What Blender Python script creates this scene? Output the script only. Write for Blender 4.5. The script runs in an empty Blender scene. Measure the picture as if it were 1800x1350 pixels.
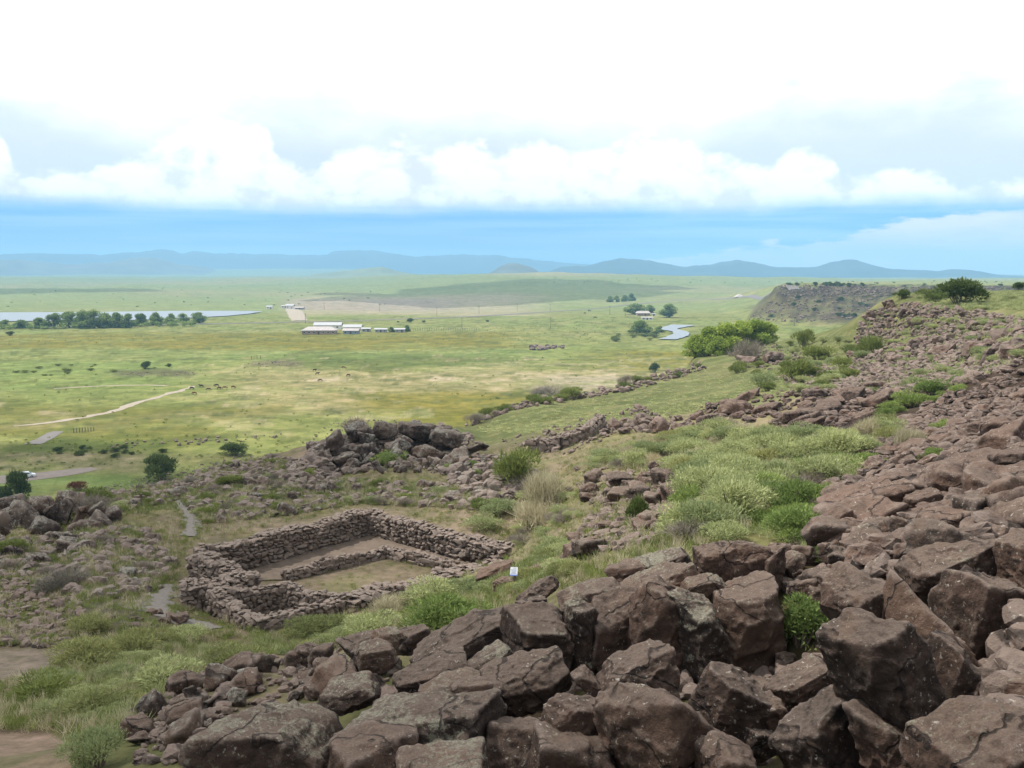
import bpy, bmesh, math
import numpy as np
from mathutils import Vector
from mathutils.geometry import delaunay_2d_cdt

C = bpy.context.scene.collection
SC = bpy.context.scene
rng = np.random.default_rng(7)
rad = math.radians

# ------------------------------------------------------------------ camera, world, sun, exposure
FPX, CX, CY, HORY = 1766.0, 900.0, 675.0, 478.0
PITCH = math.atan((CY - HORY) / FPX)
cam = bpy.data.cameras.new('camera'); camo = bpy.data.objects.new('camera', cam); C.objects.link(camo)
cam.sensor_width = 36.0; cam.lens = 36.0 * FPX / 1800.0
cam.clip_start = 0.1; cam.clip_end = 60000
camo.location = (0, 0, 0); camo.rotation_euler = (math.pi / 2 - PITCH, 0, 0)
SC.camera = camo
SC.view_settings.view_transform = 'Standard'; SC.view_settings.look = 'None'
SC.view_settings.exposure = 0.5; SC.view_settings.gamma = 1.0; SC.view_settings.use_curve_mapping = False
SC.cycles.max_bounces = 6; SC.cycles.diffuse_bounces = 3; SC.cycles.glossy_bounces = 2
SC.cycles.transparent_max_bounces = 12; SC.cycles.volume_bounces = 0
SC.cycles.use_denoising = True

SUNV = Vector((-0.62, 0.22, 1.0)).normalized()
SUN_EL = math.asin(SUNV.z); SUN_AZ = math.atan2(SUNV.x, SUNV.y)
sl = bpy.data.lights.new('sun', 'SUN'); sl.energy = 4.8; sl.angle = rad(0.6); sl.color = (1.0, 0.95, 0.87)
so = bpy.data.objects.new('sun', sl); C.objects.link(so)
so.rotation_euler = SUNV.to_track_quat('Z', 'Y').to_euler(); so.location = (0, 0, 300)


class NT:
    """small helper to wire shader nodes"""
    def __init__(s, tree): s.t = tree; tree.nodes.clear()
    def n(s, typ, **kw):
        nd = s.t.nodes.new(typ)
        for k, v in kw.items():
            if k.startswith('i_'): nd.inputs[k[2:].replace('_', ' ')].default_value = v
            else: setattr(nd, k, v)
        return nd
    def l(s, a, b): s.t.links.new(a, b)
    def val(s, sock, v):
        if isinstance(v, (int, float)): sock.default_value = v
        elif isinstance(v, (tuple, list)): sock.default_value = tuple(v) if len(v) != 3 or len(sock.default_value) == 3 else (*v, 1)
        else: s.l(v, sock)
    def m(s, op, a, b=0.0, c=None, clamp=False):
        nd = s.t.nodes.new('ShaderNodeMath'); nd.operation = op; nd.use_clamp = clamp
        s.val(nd.inputs[0], a); s.val(nd.inputs[1], b)
        if c is not None: s.val(nd.inputs[2], c)
        return nd.outputs[0]
    def mix(s, f, a, b, blend='MIX'):
        nd = s.t.nodes.new('ShaderNodeMix'); nd.data_type = 'RGBA'; nd.blend_type = blend
        s.val(nd.inputs[0], f); s.val(nd.inputs[6], a); s.val(nd.inputs[7], b)
        return nd.outputs[2]
    def ss(s, x, lo, hi):
        nd = s.t.nodes.new('ShaderNodeMapRange'); nd.interpolation_type = 'SMOOTHSTEP'
        s.val(nd.inputs[0], x); s.val(nd.inputs[1], lo); s.val(nd.inputs[2], hi)
        return nd.outputs[0]
    def noise(s, vec, scale, detail=4.0, rough=0.55, dist=0.0, dim='3D'):
        nd = s.t.nodes.new('ShaderNodeTexNoise'); nd.noise_dimensions = dim
        if vec is not None: s.l(vec, nd.inputs['Vector'])
        nd.inputs['Scale'].default_value = scale; nd.inputs['Detail'].default_value = detail
        nd.inputs['Roughness'].default_value = rough; nd.inputs['Distortion'].default_value = dist
        return nd.outputs['Fac']
    def comb(s, x, y, z):
        nd = s.t.nodes.new('ShaderNodeCombineXYZ')
        for i, v in enumerate((x, y, z)): s.val(nd.inputs[i], v)
        return nd.outputs[0]


def lin(r, g, b, k=1.0):
    f = lambda c: (c / 255 / 12.92 if c / 255 <= 0.04045 else ((c / 255 + 0.055) / 1.055) ** 2.4) * k
    return (f(r), f(g), f(b))


def build_world():
    w = bpy.data.worlds.new('World'); SC.world = w; w.use_nodes = True
    t = NT(w.node_tree)
    K = 1.0 / 2 ** SC.view_settings.exposure          # picture value -> radiance
    B = 0.1
    geo = t.n('ShaderNodeTexCoord')
    sep = t.n('ShaderNodeSeparateXYZ'); t.l(geo.outputs['Generated'], sep.inputs[0])
    x, y, z = sep.outputs
    az = t.m('DEGREES', t.m('ARCTAN2', x, y)) if False else t.m('MULTIPLY', t.m('ARCTAN2', x, y), 57.29578)
    el = t.m('MULTIPLY', t.m('ARCSINE', z), 57.29578)
    sky = t.n('ShaderNodeTexSky', sky_type='NISHITA', sun_disc=False, sun_elevation=SUN_EL, sun_rotation=SUN_AZ)
    col = lambda r, g, b, k=1.0: lin(r, g, b, 1.28 * K / B * k)
    av = t.comb(t.m('MULTIPLY', az, 0.11), t.m('MULTIPLY', el, 0.2), 3.7)
    big = t.noise(av, 1.0, 6, 0.55)
    puff = t.noise(t.comb(t.m('MULTIPLY', az, 0.30), t.m('MULTIPLY', el, 0.42), 9.1), 1.0, 9, 0.58)
    vo = t.n('ShaderNodeTexVoronoi'); vo.feature = 'SMOOTH_F1'; vo.inputs['Scale'].default_value = 1.0; vo.inputs['Detail'].default_value = 3.0; vo.inputs['Roughness'].default_value = 0.55; vo.inputs['Smoothness'].default_value = 0.35
    t.l(t.comb(t.m('MULTIPLY', az, 0.55), t.m('MULTIPLY', el, 0.75), t.m('MULTIPLY', puff, 1.6)), vo.inputs['Vector'])
    cell = vo.outputs['Distance']
    wisp = t.noise(t.comb(t.m('MULTIPLY', az, 0.09), t.m('MULTIPLY', el, 0.9), 1.3), 1.0, 6, 0.6)
    # high thin cloud over blue: nearly white everywhere, pale blue where thin
    hi = t.ss(t.m('ADD', t.m('MULTIPLY', big, 0.75), t.m('MULTIPLY', wisp, 0.35)), 0.34, 0.54)
    centre = t.ss(t.m('ABSOLUTE', t.m('ADD', az, 1.5)), 24.0, 9.0)     # thickest bank in the middle of the view
    hi = t.m('MAXIMUM', hi, centre)
    pale = t.mix(0.92, sky.outputs[0], col(230, 239, 255, .90))
    c = t.mix(t.m('MULTIPLY', hi, t.ss(t.m('ADD', el, t.m('MULTIPLY', t.m('SUBTRACT', big, .5), 7.0)), 6.2, 10.5)), pale, col(255, 255, 255, 1.12))
    c = t.mix(t.m('MULTIPLY', t.ss(t.m('ADD', el, t.m('MULTIPLY', t.m('SUBTRACT', big, .5), 9.0)), 6, 20), 0.7), c, col(252, 253, 255, 1.02))
    # cumulus bank: flat base near 3.5 deg, towering tops
    fc = t.n('ShaderNodeFloatCurve')
    t.val(fc.inputs['Value'], t.m('DIVIDE', t.m('ADD', az, 45.0), 90.0, clamp=True))
    cv = fc.mapping.curves[0]
    pts = [(-45, 7), (-30, 7.2), (-27, 7.6), (-25.5, 5.6), (-23, 5.9), (-21, 6.2), (-19, 7.6), (-16, 8.4), (-13.5, 7.9), (-12, 6.4), (-9, 7.2),
           (-5, 7.6), (0, 7.4), (5, 7.6), (9, 7.7), (12, 6.6), (14, 6.1), (15.2, 7.0), (17.3, 7.1), (18.2, 5.7), (20, 6.0), (22, 5.5), (24, 5.0), (27, 5.0), (32, 6), (45, 7)]
    cv.points[0].location = ((pts[0][0] + 45) / 90, pts[0][1] / 12); cv.points[1].location = ((pts[-1][0] + 45) / 90, pts[-1][1] / 12)
    for a, b in pts[1:-1]: cv.points.new((a + 45) / 90, b / 12)
    fc.mapping.update()
    top = t.m('ADD', t.m('MULTIPLY', fc.outputs[0], 12.0), t.m('ADD', t.m('MULTIPLY', t.m('SUBTRACT', puff, 0.5), 2.6), t.m('MULTIPLY', t.m('SUBTRACT', 0.45, cell), 0.75)))
    d = t.m('SUBTRACT', top, el)
    cum = t.ss(d, -0.14, 0.52)
    shade = t.ss(t.m('SUBTRACT', t.m('ADD', t.m('MULTIPLY', puff, 0.8), t.m('MULTIPLY', el, 0.045)), t.m('MULTIPLY', cell, 0.25)), 0.16, 0.42)
    ccol = t.mix(shade, col(240, 244, 254, .90), col(255, 255, 254, 1.08))
    c = t.mix(cum, c, ccol)
    # flat base and the blue rain-dark band below
    basev = t.m('ADD', 3.45, t.m('MULTIPLY', t.m('SUBTRACT', big, 0.5), 0.9))
    below = t.ss(t.m('SUBTRACT', t.m('ADD', basev, t.m('MULTIPLY', t.m('SUBTRACT', puff, .5), .9)), el), -0.75, 0.50)
    bandn = t.noise(t.comb(t.m('MULTIPLY', az, 0.07), t.m('MULTIPLY', el, 1.7), 5.3), 1.0, 5, 0.55)
    blue = t.mix(t.ss(bandn, 0.35, 0.68), col(112, 186, 250, .90), col(168, 214, 253, .92))
    blue = t.mix(t.m('MULTIPLY', t.m('MULTIPLY', t.ss(az, 16, -4), t.ss(el, 3.9, 1.5)), .55), blue, col(132, 190, 248, .84))
    soft = t.noise(t.comb(t.m('MULTIPLY', az, 0.25), t.m('MULTIPLY', el, 1.0), 2.2), 1.0, 7, 0.6)
    edge = t.m('ADD', t.m('SUBTRACT', t.m('MULTIPLY', az, 0.15), 0.55), t.m('MULTIPLY', t.m('SUBTRACT', soft, 0.5), 2.8))
    edge = t.m('SUBTRACT', t.m('MINIMUM', edge, 3.25), el)
    white_r = t.m('MULTIPLY', t.ss(edge, 0.0, 0.35), t.ss(az, -1.0, 6.0))
    lo = t.mix(white_r, blue, t.mix(t.ss(soft, 0.4, 0.65), col(230, 234, 252, .92), col(250, 246, 252, .92)))
    c = t.mix(below, c, lo)
    # below the horizon line: the same blue air
    bg = t.n('ShaderNodeBackground'); t.l(c, bg.inputs[0]); bg.inputs[1].default_value = B
    out = t.n('ShaderNodeOutputWorld'); t.l(bg.outputs[0], out.inputs[0])
    w.cycles.sampling_method = 'MANUAL'; w.cycles.sample_map_resolution = 1024


build_world()

# ------------------------------------------------------------------ numeric helpers
def ray(px, py):
    px = np.asarray(px, float); py = np.asarray(py, float)
    xc = (px - CX) / FPX; yc = (CY - py) / FPX
    ca, sa = math.cos(PITCH), math.sin(PITCH)
    return np.stack([xc, ca + yc * sa, -sa + yc * ca], -1)

def pt(px, py, d):            # point on the line of sight at distance d along the viewing axis
    return ray(px, py) * np.asarray(d, float)[..., None] if np.ndim(d) else ray(px, py) * d

def pz(px, py, z):            # point on the line of sight at height z
    r = ray(px, py); return r * (z / r[..., 2:3] if r.ndim > 1 else z / r[2])

def proj(P):
    ca, sa = math.cos(PITCH), math.sin(PITCH)
    dep = P[..., 1] * ca - P[..., 2] * sa
    up = P[..., 1] * sa + P[..., 2] * ca
    dd = np.where(dep > 0.1, dep, 0.1)
    return CX + FPX * P[..., 0] / dd, CY - FPX * up / dd, dep

def _h(ix, iy, iz, seed):
    n = (ix.astype(np.int64) * 374761393 + iy.astype(np.int64) * 668265263 + iz.astype(np.int64) * 2147483647 + seed * 1274126177) & 0xffffffff
    n = ((n ^ (n >> 13)) * 1274126177) & 0xffffffff
    n = (n ^ (n >> 16)) & 0xffffffff
    return n / 4294967295.0

def vnoise(P, seed=0):
    i = np.floor(P).astype(np.int64); f = P - i; f = f * f * f * (f * (f * 6 - 15) + 10)
    o = 0
    for dx in (0, 1):
        wx = f[:, 0] if dx else 1 - f[:, 0]
        for dy in (0, 1):
            wy = f[:, 1] if dy else 1 - f[:, 1]
            for dz in ((0, 1) if P.shape[1] == 3 else (0,)):
                wz = (f[:, 2] if dz else 1 - f[:, 2]) if P.shape[1] == 3 else 1
                iz = i[:, 2] + dz if P.shape[1] == 3 else np.zeros_like(i[:, 0])
                o = o + wx * wy * wz * _h(i[:, 0] + dx, i[:, 1] + dy, iz, seed)
    return o * 2 - 1

def fbm(P, oc=4, seed=0, gain=0.5):
    o = 0; a = 1.0; s = 0
    for k in range(oc):
        o = o + a * vnoise(P * 2.03 ** k + 17.3 * k, seed + k); s += a; a *= gain
    return o / s

def sstep(x, a, b):
    t = np.clip((x - a) / (b - a), 0, 1); return t * t * (3 - 2 * t)

def inpoly(px, py, poly):
    ins = np.zeros(np.shape(px), bool); n = len(poly)
    for i in range(n):
        x1, y1 = poly[i]; x2, y2 = poly[(i + 1) % n]
        if y1 == y2: continue
        c = ((y1 > py) != (y2 > py)) & (px < (x2 - x1) * (py - y1) / (y2 - y1) + x1)
        ins ^= c
    return ins

def np_mesh(name, V, F, mats=(), smooth=True, cols=None, mi=None):
    V = np.asarray(V, np.float32); F = np.asarray(F, np.int32); k = F.shape[1]
    me = bpy.data.meshes.new(name)
    me.vertices.add(len(V)); me.vertices.foreach_set('co', V.ravel())
    me.loops.add(F.size); me.loops.foreach_set('vertex_index', F.ravel())
    me.polygons.add(len(F)); me.polygons.foreach_set('loop_start', np.arange(len(F), dtype=np.int32) * k)
    me.polygons.foreach_set('loop_total', np.full(len(F), k, np.int32))
    me.polygons.foreach_set('use_smooth', np.full(len(F), smooth, bool))
    for m in mats: me.materials.append(m)
    if mi is not None: me.polygons.foreach_set('material_index', np.asarray(mi, np.int32))
    if cols is not None:
        a = me.color_attributes.new('Col', 'FLOAT_COLOR', 'POINT')
        c = np.ones((len(V), 4), np.float32); c[:, :cols.shape[1]] = cols
        a.data.foreach_set('color', c.ravel())
    me.update(calc_edges=True)
    return me

def link(name, data, parent=None, loc=None, rot=None, scale=None):
    o = bpy.data.objects.new(name, data); C.objects.link(o)
    if parent is not None: o.parent = parent
    if loc is not None: o.location = [float(v) for v in loc]
    if rot is not None: o.rotation_euler = [float(v) for v in rot]
    if scale is not None: o.scale = (float(scale),) * 3 if np.ndim(scale) == 0 else [float(v) for v in scale]
    return o

def tag(o, label=None, cat=None, group=None, kind=None):
    if label: o['label'] = label
    if cat: o['category'] = cat
    if group: o['group'] = group
    if kind: o['kind'] = kind
    return o

def thing(name, label, cat, loc=(0, 0, 0), rz=0.0, group=None):
    o = link(name, None, loc=loc, rot=(0, 0, rz)); o.empty_display_size = 0.2
    return tag(o, label, cat, group)

class MB:
    """collects boxes, tubes and faces into one mesh"""
    def __init__(s): s.v = []; s.f = []
    def add(s, V, F):
        b = len(s.v); s.v += [tuple(map(float, p)) for p in V]; s.f += [tuple(int(i) + b for i in f) for f in F]; return s
    def box(s, c, d, rz=0.0, taper=1.0):
        ca, sa = math.cos(rz), math.sin(rz); V = []
        for sz in (-1, 1):
            k = taper if sz > 0 else 1
            for sx, sy in ((-1, -1), (1, -1), (1, 1), (-1, 1)):
                x, y = sx * d[0] / 2 * k, sy * d[1] / 2 * k
                V.append((c[0] + x * ca - y * sa, c[1] + x * sa + y * ca, c[2] + sz * d[2] / 2))
        return s.add(V, [(0, 3, 2, 1), (4, 5, 6, 7), (0, 1, 5, 4), (1, 2, 6, 5), (2, 3, 7, 6), (3, 0, 4, 7)])
    def tube(s, P, R, n=6):
        P = [Vector(p) for p in P]; V = []; F = []
        for i, p in enumerate(P):
            t = (P[min(i + 1, len(P) - 1)] - P[max(i - 1, 0)]).normalized()
            u = t.orthogonal().normalized(); w = t.cross(u)
            for k in range(n):
                a = 2 * math.pi * k / n; V.append(p + (u * math.cos(a) + w * math.sin(a)) * R[i])
        for i in range(len(P) - 1):
            for k in range(n):
                F.append((i * n + k, i * n + (k + 1) % n, (i + 1) * n + (k + 1) % n, (i + 1) * n + k))
        F.append(tuple(range(n))[::-1]); F.append(tuple((len(P) - 1) * n + k for k in range(n)))
        return s.add(V, F)
    def mesh(s, name, mat, smooth=False):
        me = bpy.data.meshes.new(name); me.from_pydata(s.v, [], s.f)
        if mat: me.materials.append(mat)
        if smooth: me.polygons.foreach_set('use_smooth', [True] * len(me.polygons))
        me.update(); return me
    def obj(s, name, mat, parent=None, loc=None, rot=None, smooth=False):
        return link(name, s.mesh(name, mat, smooth), parent, loc, rot)

# ------------------------------------------------------------------ materials
def newmat(name):
    m = bpy.data.materials.new(name); m.use_nodes = True; return m, NT(m.node_tree)

def plain(name, c, rough=0.8, metal=0.0, var=0.15, scale=3.0, spec=0.3):
    m, t = newmat(name)
    g = t.n('ShaderNodeNewGeometry')
    n = t.noise(g.outputs['Position'], scale, 5)
    f = t.ss(n, 0.3, 0.7)
    cc = t.mix(f, tuple(v * (1 - var) for v in c), tuple(min(1, v * (1 + var)) for v in c))
    b = t.n('ShaderNodeBsdfPrincipled'); t.l(cc, b.inputs['Base Color'])
    b.inputs['Roughness'].default_value = rough; b.inputs['Metallic'].default_value = metal
    b.inputs['Specular IOR Level'].default_value = spec
    o = t.n('ShaderNodeOutputMaterial'); t.l(b.outputs[0], o.inputs[0]); return m

def rock_mat(name, dark=(.023, .0160, .0130), light=(.080, .053, .041), lichen=0.38, lc=(.27, .265, .20), attr=False, bump=0.05, fine=1.0, dust=(.185, .140, .112), dustk=0.58):
    m, t = newmat(name)
    g = t.n('ShaderNodeNewGeometry'); pos = g.outputs['Position']
    nz = t.n('ShaderNodeSeparateXYZ'); t.l(g.outputs['Normal'], nz.inputs[0]); up = nz.outputs[2]
    a = t.noise(pos, 1.3 * fine, 6, 0.62); b = t.noise(pos, 7 * fine, 8, 0.70); d = t.noise(pos, 42 * fine, 4, 0.7)
    k = t.m('ADD', t.m('MULTIPLY', a, 0.45), t.m('MULTIPLY', b, 0.55))
    c = t.mix(t.ss(k, 0.36, 0.64), dark, light)
    if attr:
        at = t.n('ShaderNodeVertexColor'); at.layer_name = 'Col'
        s3 = t.n('ShaderNodeSeparateColor'); t.l(at.outputs[0], s3.inputs[0]); rnd = s3.outputs[0]; rnd2 = s3.outputs[1]
    else:
        oi = t.n('ShaderNodeObjectInfo'); rnd = oi.outputs['Random']
        rnd2 = t.m('FRACT', t.m('MULTIPLY', rnd, 17.31))
    c = t.mix(1.0, c, t.mix(rnd, (.58, .59, .61), (1.48, 1.36, 1.26)), 'MULTIPLY')
    c = t.mix(t.m('MULTIPLY', t.ss(rnd2, 0.80, 1.0), 0.45), c, (.15, .092, .064))
    # dust and weathering on upward faces
    dm = t.m('MULTIPLY', t.ss(t.m('ADD', up, t.m('MULTIPLY', t.m('SUBTRACT', b, 0.5), 1.3)), 0.35, 1.0), dustk)
    c = t.mix(dm, c, t.mix(t.ss(d, 0.35, 0.65), tuple(v * .65 for v in dust), dust))
    # rusty stains
    c = t.mix(t.m('MULTIPLY', t.ss(t.noise(pos, 2.7 * fine, 5, .6), .56, .72), .35), c, (.13, .078, .052))
    # lichen: crusts broken into flecks
    la = t.noise(pos, 1.5 * fine, 8, 0.72, 0.3); ls = t.noise(pos, 17 * fine, 5, 0.75)
    th0 = 0.80 - 0.26 * lichen
    lm = t.ss(t.m('ADD', la, t.m('ADD', t.m('MULTIPLY', up, 0.08), t.m('MULTIPLY', t.m('SUBTRACT', ls, .5), .95))), th0, th0 + .10)
    lm = t.m('MULTIPLY', lm, t.ss(up, -0.35, 0.45))
    sp = t.m('MULTIPLY', t.ss(t.noise(pos, 19 * fine, 4, .65), 0.615, 0.655), t.ss(t.noise(pos, 1.9 * fine, 3, .6), 0.42, 0.6))
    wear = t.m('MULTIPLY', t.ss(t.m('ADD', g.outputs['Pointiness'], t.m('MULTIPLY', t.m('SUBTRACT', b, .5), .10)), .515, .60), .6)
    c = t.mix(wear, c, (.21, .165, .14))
    c = t.mix(t.m('MULTIPLY', lm, 0.62), c, t.mix(t.ss(d, 0.35, 0.65), tuple(v * .5 for v in lc), lc))
    c = t.mix(t.m('MULTIPLY', sp, 0.65), c, (.40, .37, .32))
    v = t.n('ShaderNodeTexVoronoi'); v.feature = 'DISTANCE_TO_EDGE'; v.inputs['Scale'].default_value = 0.8 * fine
    wv = t.n('ShaderNodeTexNoise'); wv.inputs['Scale'].default_value = 1.7 * fine; wv.inputs['Detail'].default_value = 6; t.l(pos, wv.inputs['Vector'])
    va = t.n('ShaderNodeVectorMath'); va.operation = 'MULTIPLY_ADD'; t.l(wv.outputs['Color'], va.inputs[0]); va.inputs[1].default_value = (.9, .9, .9); t.l(pos, va.inputs[2]); t.l(va.outputs[0], v.inputs['Vector'])
    crack = t.m('MULTIPLY', t.ss(v.outputs['Distance'], .022, .004), t.ss(t.noise(pos, .9 * fine, 2, .5), .42, .55))
    c = t.mix(t.m('MULTIPLY', crack, .75), c, (.012, .009, .008))
    bs = t.n('ShaderNodeBsdfPrincipled'); t.l(c, bs.inputs['Base Color'])
    bs.inputs['Roughness'].default_value = 0.85; bs.inputs['Specular IOR Level'].default_value = 0.22
    pit = t.n('ShaderNodeTexVoronoi'); pit.feature = 'F1'; t.l(pos, pit.inputs['Vector']); pit.inputs['Scale'].default_value = 13 * fine
    hgt = t.m('ADD', t.m('MULTIPLY', b, 1.3), t.m('ADD', t.m('MULTIPLY', d, 0.35), t.m('ADD', t.m('MULTIPLY', crack, -.6), t.m('MULTIPLY', t.m('MINIMUM', pit.outputs['Distance'], .35), .55))))
    bu = t.n('ShaderNodeBump'); bu.inputs['Strength'].default_value = 1.0; bu.inputs['Distance'].default_value = bump
    t.l(hgt, bu.inputs['Height']); t.l(bu.outputs[0], bs.inputs['Normal'])
    o = t.n('ShaderNodeOutputMaterial'); t.l(bs.outputs[0], o.inputs[0]); return m

def leaf_mat(name, c1, c2, trans=0.3, objvar=0.25):
    m, t = newmat(name)
    at = t.n('ShaderNodeVertexColor'); at.layer_name = 'Col'
    s3 = t.n('ShaderNodeSeparateColor'); t.l(at.outputs[0], s3.inputs[0])
    c = t.mix(s3.outputs[0], c1, c2)
    oi = t.n('ShaderNodeObjectInfo')
    c = t.mix(1.0, c, t.mix(oi.outputs['Random'], (1 - objvar, 1 - objvar * .8, 1 - objvar), (1 + objvar * 1.2, 1 + objvar, 1 + objvar * .6)), 'MULTIPLY')
    d = t.n('ShaderNodeBsdfDiffuse'); tr = t.n('ShaderNodeBsdfTranslucent'); t.l(c, d.inputs[0]); t.l(c, tr.inputs[0])
    mx = t.n('ShaderNodeMixShader'); mx.inputs[0].default_value = trans; t.l(d.outputs[0], mx.inputs[1]); t.l(tr.outputs[0], mx.inputs[2])
    o = t.n('ShaderNodeOutputMaterial'); t.l(mx.outputs[0], o.inputs[0]); return m

M = {}
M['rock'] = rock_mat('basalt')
M['rock_right'] = rock_mat('basalt_sunlit_tone', lichen=.25, dark=(.028, .0185, .0150), light=(.100, .065, .051), dust=(.180, .128, .101), dustk=.55)  # paler dusty basalt; sunlight on the right slope is partly put into its colour
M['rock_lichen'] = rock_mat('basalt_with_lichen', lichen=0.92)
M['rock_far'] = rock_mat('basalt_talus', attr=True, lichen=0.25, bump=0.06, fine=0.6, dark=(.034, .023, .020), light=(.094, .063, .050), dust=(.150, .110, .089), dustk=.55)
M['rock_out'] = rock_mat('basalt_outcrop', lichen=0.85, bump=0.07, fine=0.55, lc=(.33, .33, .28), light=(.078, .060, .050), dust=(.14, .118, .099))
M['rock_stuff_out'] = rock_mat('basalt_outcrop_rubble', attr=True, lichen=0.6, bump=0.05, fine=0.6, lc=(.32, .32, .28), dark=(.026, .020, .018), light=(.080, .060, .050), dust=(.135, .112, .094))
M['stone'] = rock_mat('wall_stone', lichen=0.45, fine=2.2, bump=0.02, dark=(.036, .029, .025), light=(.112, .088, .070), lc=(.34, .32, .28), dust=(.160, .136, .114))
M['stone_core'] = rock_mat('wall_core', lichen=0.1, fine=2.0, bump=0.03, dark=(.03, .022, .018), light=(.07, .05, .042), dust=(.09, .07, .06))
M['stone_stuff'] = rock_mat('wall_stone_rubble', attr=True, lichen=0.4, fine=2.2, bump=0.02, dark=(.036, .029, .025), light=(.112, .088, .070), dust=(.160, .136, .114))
M['green'] = leaf_mat('bright_rabbitbrush_leaf', (.115, .165, .050), (.25, .32, .115), 0.35, .25)
M['yellowgreen'] = leaf_mat('yellow_green_leaf', (.15, .165, .07), (.31, .325, .15), 0.35, .28)
M['sage'] = leaf_mat('grey_sage_leaf', (.20, .235, .11), (.39, .42, .225), 0.35, .25)
M['straw'] = leaf_mat('straw_stalk', (.30, .265, .18), (.52, .47, .34), 0.3, .2)
M['dark'] = leaf_mat('dark_evergreen_leaf', (.05, .08, .028), (.13, .165, .06), 0.35, .2)
M['olive'] = leaf_mat('olive_leaf', (.10, .135, .042), (.22, .25, .09), 0.35, .25)
M['dry'] = leaf_mat('dry_twig', (.14, .12, .105), (.30, .27, .235), 0.15, .2)
M['red'] = leaf_mat('russet_leaf', (.10, .035, .025), (.20, .085, .05), 0.2, .2)
M['tree'] = leaf_mat('cottonwood_leaf', (.13, .185, .065), (.27, .34, .12), 0.45, .2)
M['tree_bright'] = leaf_mat('willow_leaf', (.15, .22, .04), (.36, .43, .10), 0.4, .15)
M['wood'] = plain('bark', (.11, .085, .065), 0.9, var=.3, scale=4)
M['stem'] = plain('shrub_stem', (.13, .105, .08), 0.9, var=.3, scale=20)

# ------------------------------------------------------------------ terrain
Gpx = [  # (photo x, photo y, distance) read off the photograph: where the ground lies
 (50,1345,14.5),(300,1345,13),(500,1350,11.3),(700,1350,9.6),(900,1350,9),(1200,1350,8.6),(1500,1350,8.2),(1800,1350,7),(2000,1350,6),(-200,1345,15),
 (600,1310,11),(800,1310,10.4),(1000,1300,10.4),(1200,1300,10.3),(1350,1295,10),(1550,1310,9.3),(1750,1320,8),
 (450,1240,15),(650,1225,14),(850,1235,13),(1000,1225,13),(1150,1225,13),(1280,1205,13.3),(1450,1190,12),(1650,1190,10.8),(1800,1160,9.8),(2000,1150,9),
 (420,1180,18.3),(560,1175,18),(700,1137,19),(880,1087,18.5),(1000,1062,18),(1120,1020,17.5),(1230,990,17),(1370,990,16.3),(1450,1005,15.8),(1410,1120,14.2),
 (1550,1005,14.5),(1700,1005,13),(1800,1005,11.6),(2000,1000,10.5),(1600,925,18),(1800,905,15.3),(2000,900,14),(1500,885,22),(1700,825,22),(1800,785,21),(2050,760,20),
 (1600,785,30),(1800,705,34),(2100,690,34),(1550,740,42),
 (700,1100,24),(900,1060,24),(1000,1000,24),(1150,960,21),(1300,940,20),(1420,905,22),(1300,860,27),(1150,880,30),(1000,920,34),(1050,850,42),
 (1200,800,42),(1400,800,34),(1000,800,60),(1250,750,58),(1450,740,52),(1100,770,60),(1600,720,58),(1000,980,28),(905,1030,27),
 (500,1130,31),(700,1085,30),(830,1040,31),(300,1095,33.5),(250,1180,24),(250,1250,18),(50,1150,27),(50,1250,20),(150,1050,36),(0,1050,37),(-150,1150,28),(-300,1050,38),
 (330,900,55),(100,970,46),(0,900,56),(-300,900,56),(500,880,60),(700,860,62),(850,880,52),(900,830,58),(280,850,75),(100,872,68),(0,880,66),(-300,870,68),
 (600,830,75),(750,810,77),(850,800,78),(440,805,88),(600,792,88),(950,775,73),
 (1600,1150,12.6),(1720,1150,12.5),(1820,1150,12.2),(900,1140,15.1),(1020,1130,15.1),(1150,1125,15.1),(1260,1122,15),(1345,1125,15),
 (575,772,80),(640,748,81),(720,746,81),(800,768,80),(850,795,79),(690,790,77.5),(40,902,51),(95,898,51),(150,908,50),
 # lower terrace
 (815,745,130),(880,720,140),(940,700,150),(1010,695,165),(1080,680,178),(1150,660,200),(1240,635,235),(850,772,115),(1000,740,110),(1100,730,100),
 (1200,700,130),(1250,660,190),(1350,640,180),(1400,602,230),(1450,582,260),(1300,690,120),(1350,720,85),(1450,680,95),(1500,640,115),(1400,640,160),
 (1210,626,275),(1280,620,275),(1350,600,275),
 # rocky ridge on the right
 (1550,600,150),(1525,548,160),(1600,540,152),(1700,525,150),(1800,520,150),(2100,515,150),(1600,640,100),(1700,640,85),(1700,580,115),(1480,572,200),
 (1800,640,60),(1800,560,92),(2100,560,92),(2100,640,60),(1570,516,175),(1700,512,195),(1800,508,225),(2100,505,225),
]
Gw = []
for px, py, d in Gpx:
    P_ = pt(px, py, d)
    if d < 15.2 and py > 1110 and px > 430: P_[2] -= .45
    Gw.append(tuple(P_))
RZ = -12.35                                   # floor level of the stone enclosure
for px, py in ((480, 1100), (650, 940), (890, 975), (325, 1000), (560, 1000), (700, 985), (380, 1075), (600, 1060), (720, 1040), (800, 1005), (780, 960), (500, 975), (290, 1030)):
    Gw.append(tuple(pz(px, py, RZ)))
VZ = -50.0
def polar(azd, r, z): return (r * math.sin(rad(azd)), r * math.cos(rad(azd)), z)
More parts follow.
